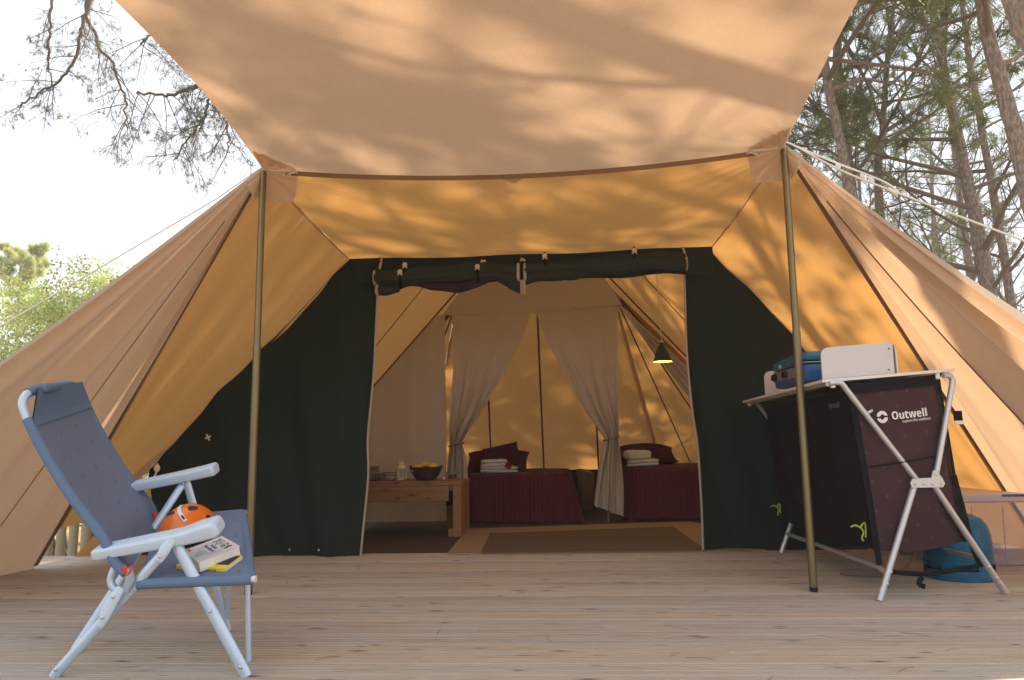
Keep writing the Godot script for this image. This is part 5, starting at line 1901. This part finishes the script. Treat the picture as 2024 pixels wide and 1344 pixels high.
	# clear storage crate
	var sc := thing("storage_crate", "large clear plastic storage crate with a pale lid against the right tent wall", "crate", V(2.43, 0, -0.96))
	var hx := 0.235
	var hz := 0.33
	var wall := func(a: Vector3, b: Vector3) -> void:
		var m2 := MB.new()
		m2.grid(10, 6, func(u: float, w: float) -> Vector3:
			var p := a.lerp(b, u)
			var k := 0.94 + 0.06 * w
			return V(p.x * k, 0.012 + w * 0.325, p.z * k))
		part("crate_wall", m2, M.clear_plastic, sc)
	wall.call(V(-hx, 0, hz), V(hx, 0, hz))
	wall.call(V(hx, 0, hz), V(hx, 0, -hz))
	wall.call(V(hx, 0, -hz), V(-hx, 0, -hz))
	wall.call(V(-hx, 0, -hz), V(-hx, 0, hz))
	for x: float in [-0.06, 0.10]:
		mb = MB.new()
		mb.box(V(x, 0.17, hz * 0.972), V(0.006, 0.30, 0.006), Basis(V(1, 0, 0), 0.053), 0.002)
		part("crate_rib", mb, M.clear_plastic, sc)
	mb = MB.new()
	mb.box(V(0, 0.010, 0), V(hx * 1.86, 0.010, hz * 1.86), Basis.IDENTITY, 0.003)
	part("crate_floor", mb, M.clear_plastic, sc)
	mb = MB.new()
	mb.box(V(0, 0.358, 0), V(hx * 2.06, 0.046, hz * 2.06), Basis.IDENTITY, 0.008)
	mb.box(V(0, 0.375, 0), V(hx * 1.8, 0.016, hz * 1.8), Basis.IDENTITY, 0.006)
	part("lid", mb, M.lid_plastic, sc)
	mb = MB.new()
	mb.box(V(hx * 0.95, 0.10, hz * 0.98), V(0.05, 0.05, 0.012), Basis.IDENTITY, 0.004)
	part("lid_clip", mb, M.blue_clip, sc)
	mb = MB.new()
	mb.box(V(hx * 0.75, 0.372, hz * 1.0), V(0.16, 0.012, 0.03), Basis.IDENTITY, 0.004)
	part("lid_clip", mb, M.blue_clip, sc)
	# folded plastic sheeting inside the crate
	mb = MB.new()
	var pf := noise(5.0, 3, 71)
	mb.grid(24, 16, func(u: float, w: float) -> Vector3:
		return V(lerpf(-0.16, 0.16, u), 0.05 + 0.16 * w + pf.get_noise_2d(u * 2, w * 2) * 0.06, 0.18 - 0.3 * w + pf.get_noise_2d(u * 3 + 9, w * 3) * 0.06))
	var bagt := thing("plastic_bag", "crumpled clear plastic bag lying inside the storage crate", "bag", V(2.43, 0.0, -0.96))
	part("film", mb, M.clear_plastic, bagt)

# ---------------------------------------------------------------- trees
var tuft_mesh := {}

func needle_tuft(kind: int) -> ArrayMesh:   # a spray of pine needles round a twig end
	if tuft_mesh.has(kind): return tuft_mesh[kind]
	var r := RandomNumberGenerator.new()
	r.seed = 900 + kind
	var mb := MB.new()
	for k in 26:
		var d := V(r.randf_range(-1, 1), r.randf_range(-0.5, 1.0), r.randf_range(-1, 1)).normalized()
		var l := r.randf_range(0.06, 0.11)
		var o := V(r.randf_range(-0.02, 0.02), r.randf_range(-0.04, 0.04), r.randf_range(-0.02, 0.02))
		var side := d.cross(V(r.randf_range(-1, 1), r.randf_range(-1, 1), r.randf_range(-1, 1))).normalized() * 0.0032
		mb.tri(o - side, o + side, o + d * l)
	var am := mb.done()
	am.surface_set_material(0, M["needle_%d" % kind])
	tuft_mesh[kind] = am
	return am

func leaf_mesh(kind: int) -> ArrayMesh:
	if tuft_mesh.has(100 + kind): return tuft_mesh[100 + kind]
	var r := RandomNumberGenerator.new()
	r.seed = 950 + kind
	var mb := MB.new()
	for k in 5:
		var d := V(r.randf_range(-1, 1), r.randf_range(-0.3, 1.0), r.randf_range(-1, 1)).normalized()
		var o := V(r.randf_range(-0.05, 0.05), r.randf_range(-0.04, 0.04), r.randf_range(-0.05, 0.05))
		var side := d.cross(V(r.randf_range(-1, 1), r.randf_range(-1, 1), r.randf_range(-1, 1))).normalized() * 0.016
		mb.tri(o, o + d * 0.03 + side, o + d * 0.07)
		mb.tri(o, o + d * 0.07, o + d * 0.03 - side)
	var am := mb.done()
	am.surface_set_material(0, M["needle_%d" % kind])
	tuft_mesh[100 + kind] = am
	return am

func foliage(called: String, spots: PackedVector3Array, base: Mesh, size: float, parent: Node3D, r: RandomNumberGenerator) -> void:
	if spots.is_empty(): return
	var mm := MultiMesh.new()
	mm.transform_format = MultiMesh.TRANSFORM_3D
	mm.use_colors = true
	mm.mesh = base
	mm.instance_count = spots.size()
	var buf := PackedFloat32Array()
	buf.resize(spots.size() * 16)
	for k in spots.size():
		var b := Basis(V(r.randf_range(-1, 1), r.randf_range(-1, 1), r.randf_range(-1, 1)).normalized(), r.randf() * TAU).scaled(Vector3.ONE * size * r.randf_range(0.7, 1.35))
		var p := spots[k]
		var t := r.randf_range(0.7, 1.3)
		var row := [b.x.x, b.y.x, b.z.x, p.x, b.x.y, b.y.y, b.z.y, p.y, b.x.z, b.y.z, b.z.z, p.z, t * r.randf_range(0.9, 1.15), t, t * r.randf_range(0.8, 1.0), 1.0]
		for q in 16: buf[k * 16 + q] = row[q]
	mm.buffer = buf
	var o := MultiMeshInstance3D.new()
	o.name = called
	o.multimesh = mm
	o.set_meta("kind", "stuff")
	parent.add_child(o)

# a crooked branch with side twigs; adds its tube to mb and its needle places to spots
func branch(mb: MB, spots: PackedVector3Array, from: Vector3, dir: Vector3, length: float, r0: float, level: int, lift: float, r: RandomNumberGenerator, bare: float, keep: int) -> void:
	var n := 6 if level > 0 else 4
	var pts := PackedVector3Array([from])
	var rad := PackedFloat32Array([r0])
	var d := dir.normalized()
	for k in n:
		d = (d + V(r.randf_range(-1, 1), r.randf_range(-1, 1), r.randf_range(-1, 1)) * 0.16 + V(0, lift, 0) * 0.16).normalized()
		pts.append(pts[-1] + d * length / n)
		rad.append(maxf(lerpf(r0, r0 * 0.28, float(k + 1) / n), 0.0016))
	mb.tube(pts, rad, 6 if level >= 2 else (4 if level == 1 else 3), false)
	if level > 0:
		var m := [0, 5, 8, 10][level] as int
		for k in m:
			var t := r.randf_range(0.25, 1.0)
			var p := lerp_list(pts, t)
			var tan := (lerp_list(pts, minf(t + 0.1, 1.0)) - lerp_list(pts, maxf(t - 0.1, 0.0))).normalized()
			var side := tan.cross(V(r.randf_range(-1, 1), r.randf_range(-1, 1), r.randf_range(-1, 1))).normalized()
			var nd := (tan * r.randf_range(0.5, 1.0) + side * r.randf_range(0.5, 1.0)).normalized()
			branch(mb, spots, p, nd, length * r.randf_range(0.28, 0.5) * (1.15 - 0.4 * t), maxf(r0 * 0.42 * (1.1 - 0.5 * t), 0.0018), level - 1, lift, r, bare, keep)
	if level <= 1 and r.randf() > bare:
		for k in keep:
			spots.append(lerp_list(pts, r.randf_range(0.55, 1.0)) + V(r.randf_range(-1, 1), r.randf_range(-1, 1), r.randf_range(-1, 1)) * 0.03)

func pine(called: String, label: String, group: String, trunk: Array, r0: float, r1: float, first: float, limbs: int, reach: float, rise: float, sd: int, needles := 1.0, kind := 0, bare := 0.35, tuft := 1.0, keep := 3) -> Node3D:
	var base: Vector3 = trunk[0]
	var t := thing(called, label, "tree", base, group)
	var r := RandomNumberGenerator.new()
	r.seed = sd
	var pts := smooth(trunk, 8)
	var rad := PackedFloat32Array()
	for k in pts.size():
		pts[k] -= base
		if k > 0: pts[k] += V(r.randf_range(-1, 1), 0, r.randf_range(-1, 1)) * r0 * 0.10
		rad.append(lerpf(r0, r1, pow(float(k) / (pts.size() - 1), 0.85)) * (1.35 if k == 0 else 1.0))
	var mb := MB.new()
	mb.tube(pts, rad, 14, false)
	part("trunk", mb, M.bark, t)
	var spots := PackedVector3Array()
	var az := r.randf() * TAU
	for k in limbs:
		var f := lerpf(first, 0.99, (k + r.randf() * 0.6) / limbs)
		az += 2.4 + r.randf_range(-0.5, 0.5)
		var p := lerp_list(pts, f)
		var el := rise + r.randf_range(-0.25, 0.25)
		var d := V(cos(az) * cos(el), sin(el), sin(az) * cos(el))
		var l := reach * r.randf_range(0.6, 1.1) * (1.0 - 0.45 * pow(f, 3.0))
		mb = MB.new()
		branch(mb, spots, p, d, l, clampf(l * 0.016, 0.012, r0 * 0.5), 2, 0.25 if rise > 0.2 else 0.05, r, bare, keep)
		part("branch", mb, M.twig if k % 3 else M.bark, t)
	if needles < 1.0:
		var few := PackedVector3Array()
		for p in spots:
			if r.randf() < needles: few.append(p)
		spots = few
	foliage("needles", spots, needle_tuft(kind), tuft, t, r)
	return t

func build_trees() -> void:
	# right of the tent, nearest first
	pine("pine_tree", "nearest thick pine trunk leaning through the top right corner", "", [V(4.75, -0.6, -1.4), V(3.92, 2.5, -1.5), V(3.56, 3.77, -1.5), V(3.1, 6.0, -1.5), V(3.0, 9.0, -1.5)], 0.17, 0.07, 0.56, 11, 3.0, 0.35, 101, 0.2, 0, 0.3, 1.25)
	pine("pine_tree", "tall bare pine trunk curving down along the right edge", "", [V(5.35, -0.6, -4.0), V(5.12, 2.6, -4.0), V(5.0, 3.9, -4.0), V(4.83, 5.33, -4.0), V(4.7, 8.0, -3.8), V(4.9, 11.0, -3.6)], 0.115, 0.04, 0.50, 12, 2.2, 0.35, 103, 0.2, 0, 0.3, 1.25)
	pine("pine_tree", "forked brown pine trunk standing behind the guy rope at right", "", [V(7.1, -0.6, -8.0), V(6.95, 2.0, -8.0), V(6.83, 4.0, -8.0), V(6.68, 5.8, -8.0), V(6.3, 9.0, -7.8)], 0.16, 0.05, 0.24, 26, 3.0, 0.45, 107, 0.35, 2, 0.3, 1.0)
	pine("pine_tree", "thin upright pine right behind the forked trunk", "", [V(7.45, -0.6, -8.3), V(7.4, 3.0, -8.3), V(7.2, 7.0, -8.3), V(7.2, 9.5, -8.3)], 0.09, 0.03, 0.3, 18, 2.2, 0.5, 109, 0.35, 2, 0.3, 1.0)
	pine("pine_tree", "leftmost pine trunk beside the right edge of the canopy", "", [V(4.05, -0.6, -5.5), V(3.95, 3.0, -5.5), V(3.86, 4.2, -5.5), V(3.76, 5.1, -5.5), V(3.5, 6.6, -5.2), V(3.1, 8.0, -4.6)], 0.072, 0.04, 0.60, 22, 3.5, 0.05, 113, 0.55, 0, 0.15, 1.9, 3)
	pine("pine_tree", "double dark pine trunk just right of the awning pole top", "", [V(5.8, -0.6, -9.5), V(5.62, 4.0, -9.5), V(5.55, 6.0, -9.5), V(5.56, 8.0, -9.5), V(5.6, 11.0, -9.5)], 0.17, 0.05, 0.38, 26, 3.0, 0.75, 127, 0.35, 2, 0.3, 1.0)
	pine("pine_tree", "slim pine with twigs fanning up to the right of the double trunk", "", [V(5.95, -0.6, -9.2), V(5.98, 4.8, -9.3), V(6.15, 6.2, -9.3), V(6.4, 7.8, -9.3), V(6.7, 9.5, -9.2)], 0.09, 0.03, 0.36, 22, 2.6, 0.85, 131, 0.35, 2, 0.3, 1.0)
	# the wood behind them: two grown trees, repeated
	var deep := [
		pine("forest_pine", "grey pine trunk deep in the wood at right", "pines deep in the wood", [V(0, 0, 0), V(0.1, 4.0, 0.1), V(-0.1, 8.0, 0), V(0.1, 12.0, 0.1)], 0.13, 0.03, 0.25, 26, 2.8, 0.55, 211, 0.22, 2, 0.35, 1.1, 3),
		pine("forest_pine", "grey pine trunk deep in the wood at right", "pines deep in the wood", [V(0, 0, 0), V(-0.2, 3.0, 0.0), V(0.1, 7.0, 0.2), V(-0.1, 10.5, 0.1)], 0.10, 0.03, 0.22, 26, 2.6, 0.65, 223, 0.22, 2, 0.35, 1.2, 3),
	]
	var r := RandomNumberGenerator.new()
	r.seed = 41
	var spots := [V(9.5, -0.6, -13), V(7.8, -0.6, -14.5), V(12.5, -0.6, -12.5), V(11, -0.6, -17), V(15.5, -0.6, -17.5), V(8.8, -0.6, -20), V(13.6, -0.6, -22), V(18.5, -0.6, -21), V(11.5, -0.6, -26), V(17.6, -0.6, -28), V(23.5, -0.6, -27), V(14.8, -0.6, -33), V(21, -0.6, -35), V(28, -0.6, -33)]
	for k in spots.size():
		var o: Node3D = deep[k] if k < 2 else deep[k % 2].duplicate()
		if k >= 2:
			o.name = numbered("forest_pine")
			add_child(o)
		o.position = spots[k]
		o.rotation.y = r.randf() * TAU
		o.scale = Vector3.ONE * r.randf_range(0.85, 1.15)
	# pines close behind the tent: hidden by it, they dapple its canvas
	for k in 3:
		var x: float = [2.5, 0.6, -1.5][k]
		var z: float = [-7.6, -8.2, -9.4][k]
		pine("shade_pine", ["pine close behind the right back corner of the tent", "pine behind the middle of the tent's back wall", "pine behind the left back corner of the tent"][k], "pines close behind the tent", [V(x, -0.6, z), V(x + 0.1, 3.0, z), V(x - 0.1, 6.0, z), V(x, 9.5, z - 0.1)], 0.15, 0.05, 0.26, 30, 2.3, 0.25, 311 + k, 0.33, 0, 0.15, 1.9, 4)
	build_left_trees()

func build_left_trees() -> void:
	var r := RandomNumberGenerator.new()
	r.seed = 300
	# pine behind the tent whose bare limbs hang into the sky at left
	var base := V(-3.6, -0.55, -7.0)
	var t := thing("drooping_pine", "old pine behind the tent whose bare branches hang down at top left", "tree", base)
	var trunk := smooth([V(0, 0, 0), V(-0.05, 3.0, 0), V(0.1, 6.0, 0.1), V(0.0, 9.5, 0.2)], 8)
	var mb := MB.new()
	mb.tube(trunk, PackedFloat32Array(range(trunk.size()).map(func(k: int) -> float: return lerpf(0.22, 0.07, float(k) / trunk.size()))), 14, false)
	part("trunk", mb, M.bark, t)
	var spots := PackedVector3Array()
	var limb := func(pts: Array, r0: float, r1: float, twigs: int, tl: float) -> void:
		var q := smooth(pts, 7)
		var rad := PackedFloat32Array()
		for k in q.size():
			q[k] -= base
			if k > 0: q[k] += V(r.randf_range(-1, 1), r.randf_range(-1, 1), r.randf_range(-1, 1)) * 0.022
			rad.append(lerpf(r0, r1, float(k) / (q.size() - 1)))
		var m2 := MB.new()
		m2.tube(q, rad, 7, true)
		for k in twigs:
			var f := lerpf(0.12, 1.0, (k + r.randf()) / twigs)
			var p := lerp_list(q, f)
			var d := V(r.randf_range(-0.7, 0.7), r.randf_range(-1.2, 0.1), r.randf_range(-0.7, 0.7)).normalized()
			branch(m2, spots, p, d, tl * r.randf_range(0.5, 1.2), 0.0065, 2, -0.4, r, 0.9, 1)
			if k % 2 == 0: m2.blob(p, V(0.012, 0.014, 0.012), Basis.IDENTITY, 1.0, 5, 6)
		part("branch", m2, M.twig, t)
	# overhead limb and the branches that drop from it
	limb.call([V(-3.55, 7.0, -6.8), V(-4.3, 7.4, -5.8), V(-5.2, 7.2, -4.8), V(-6.2, 6.9, -4.3)], 0.08, 0.03, 6, 0.8)
	limb.call([V(-5.4, 7.1, -4.7), V(-5.46, 6.2, -4.5), V(-5.50, 5.75, -4.5), V(-5.62, 5.30, -4.5), V(-5.95, 5.02, -4.5), V(-6.25, 4.85, -4.5)], 0.030, 0.008, 16, 0.55)
	limb.call([V(-5.9, 7.0, -4.4), V(-5.92, 6.2, -4.5), V(-5.93, 5.8, -4.5), V(-5.88, 5.35, -4.5), V(-5.78, 5.0, -4.5)], 0.022, 0.006, 10, 0.5)
	limb.call([V(-5.1, 7.2, -4.9), V(-5.42, 6.2, -4.5), V(-5.36, 5.78, -4.5), V(-5.1, 5.35, -4.5), V(-4.93, 4.95, -4.5), V(-4.86, 4.55, -4.5)], 0.030, 0.008, 22, 0.6)
	# lower limb out from behind the canopy
	limb.call([V(-3.55, 5.6, -6.8), V(-3.75, 5.6, -5.6), V(-3.90, 5.22, -4.6), V(-4.05, 5.02, -4.5), V(-4.35, 4.92, -4.5), V(-4.75, 4.95, -4.5)], 0.045, 0.012, 26, 0.75)
	limb.call([V(-3.92, 5.2, -4.6), V(-3.88, 4.9, -4.5), V(-3.92, 4.6, -4.5), V(-4.10, 4.35, -4.5), V(-4.25, 4.08, -4.5)], 0.022, 0.006, 16, 0.5)
	limb.call([V(-3.75, 5.3, -5.0), V(-3.70, 4.85, -4.6), V(-3.62, 4.5, -4.5), V(-3.60, 4.15, -4.5)], 0.020, 0.006, 16, 0.5)
	limb.call([V(-3.6, 6.2, -6.0), V(-4.1, 6.05, -5.0), V(-4.5, 5.75, -4.5), V(-4.75, 5.6, -4.5)], 0.028, 0.008, 20, 0.7)
	foliage("needles", spots, needle_tuft(0), 0.42, t, r)
	# bushes and far crowns at left
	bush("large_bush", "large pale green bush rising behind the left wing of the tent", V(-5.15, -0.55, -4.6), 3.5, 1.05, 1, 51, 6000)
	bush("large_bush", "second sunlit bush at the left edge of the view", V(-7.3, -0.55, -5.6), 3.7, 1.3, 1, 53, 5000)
	bush("large_bush", "twiggy low bush in front of the sunlit bushes at left", V(-5.9, -0.55, -2.9), 2.3, 1.2, 1, 57, 1500)
	var pale := [[V(-11.6, -0.6, -20.0), V(-11.5, 4, -20), V(-11.45, 8.0, -20.0)], [V(-18.0, -0.6, -20.0), V(-17.9, 4, -20), V(-18.0, 7.4, -20)]]
	for k in 2:
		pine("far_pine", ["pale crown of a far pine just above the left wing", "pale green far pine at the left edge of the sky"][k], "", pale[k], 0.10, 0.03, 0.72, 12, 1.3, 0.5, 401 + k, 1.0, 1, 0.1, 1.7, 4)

func bush(called: String, label: String, at: Vector3, h: float, w: float, kind: int, sd: int, leaves: int) -> void:
	var t := thing(called, label, "bush", at, "bushes left of the tent")
	var r := RandomNumberGenerator.new()
	r.seed = sd
	var spots := PackedVector3Array()
	for k in 11:
		var mb := MB.new()
		var th := r.randf() * TAU
		var d := V(cos(th) * 0.6, 1.0, sin(th) * 0.6)
		branch(mb, spots, V(cos(th) * 0.1, 0, sin(th) * 0.1), d, h * r.randf_range(0.45, 0.72), 0.028, 3 if k < 7 else 2, 0.1, r, 0.1, 5)
		part("stem", mb, M.twig, t)
	var all := PackedVector3Array()
	for k in leaves / 55:
		var c := V(r.randfn(0.0, 1.0), r.randfn(0.25, 0.8), r.randfn(0.0, 1.0)).normalized() * r.randf_range(0.55, 1.0)
		c = V(c.x * w, h * 0.60 + c.y * h * 0.40, c.z * w)
		for q in 55: all.append(c + V(r.randfn(0.0, 0.13), r.randfn(0.0, 0.11), r.randfn(0.0, 0.13)))
	foliage("leaves", all, leaf_mesh(kind), 0.62, t, r)
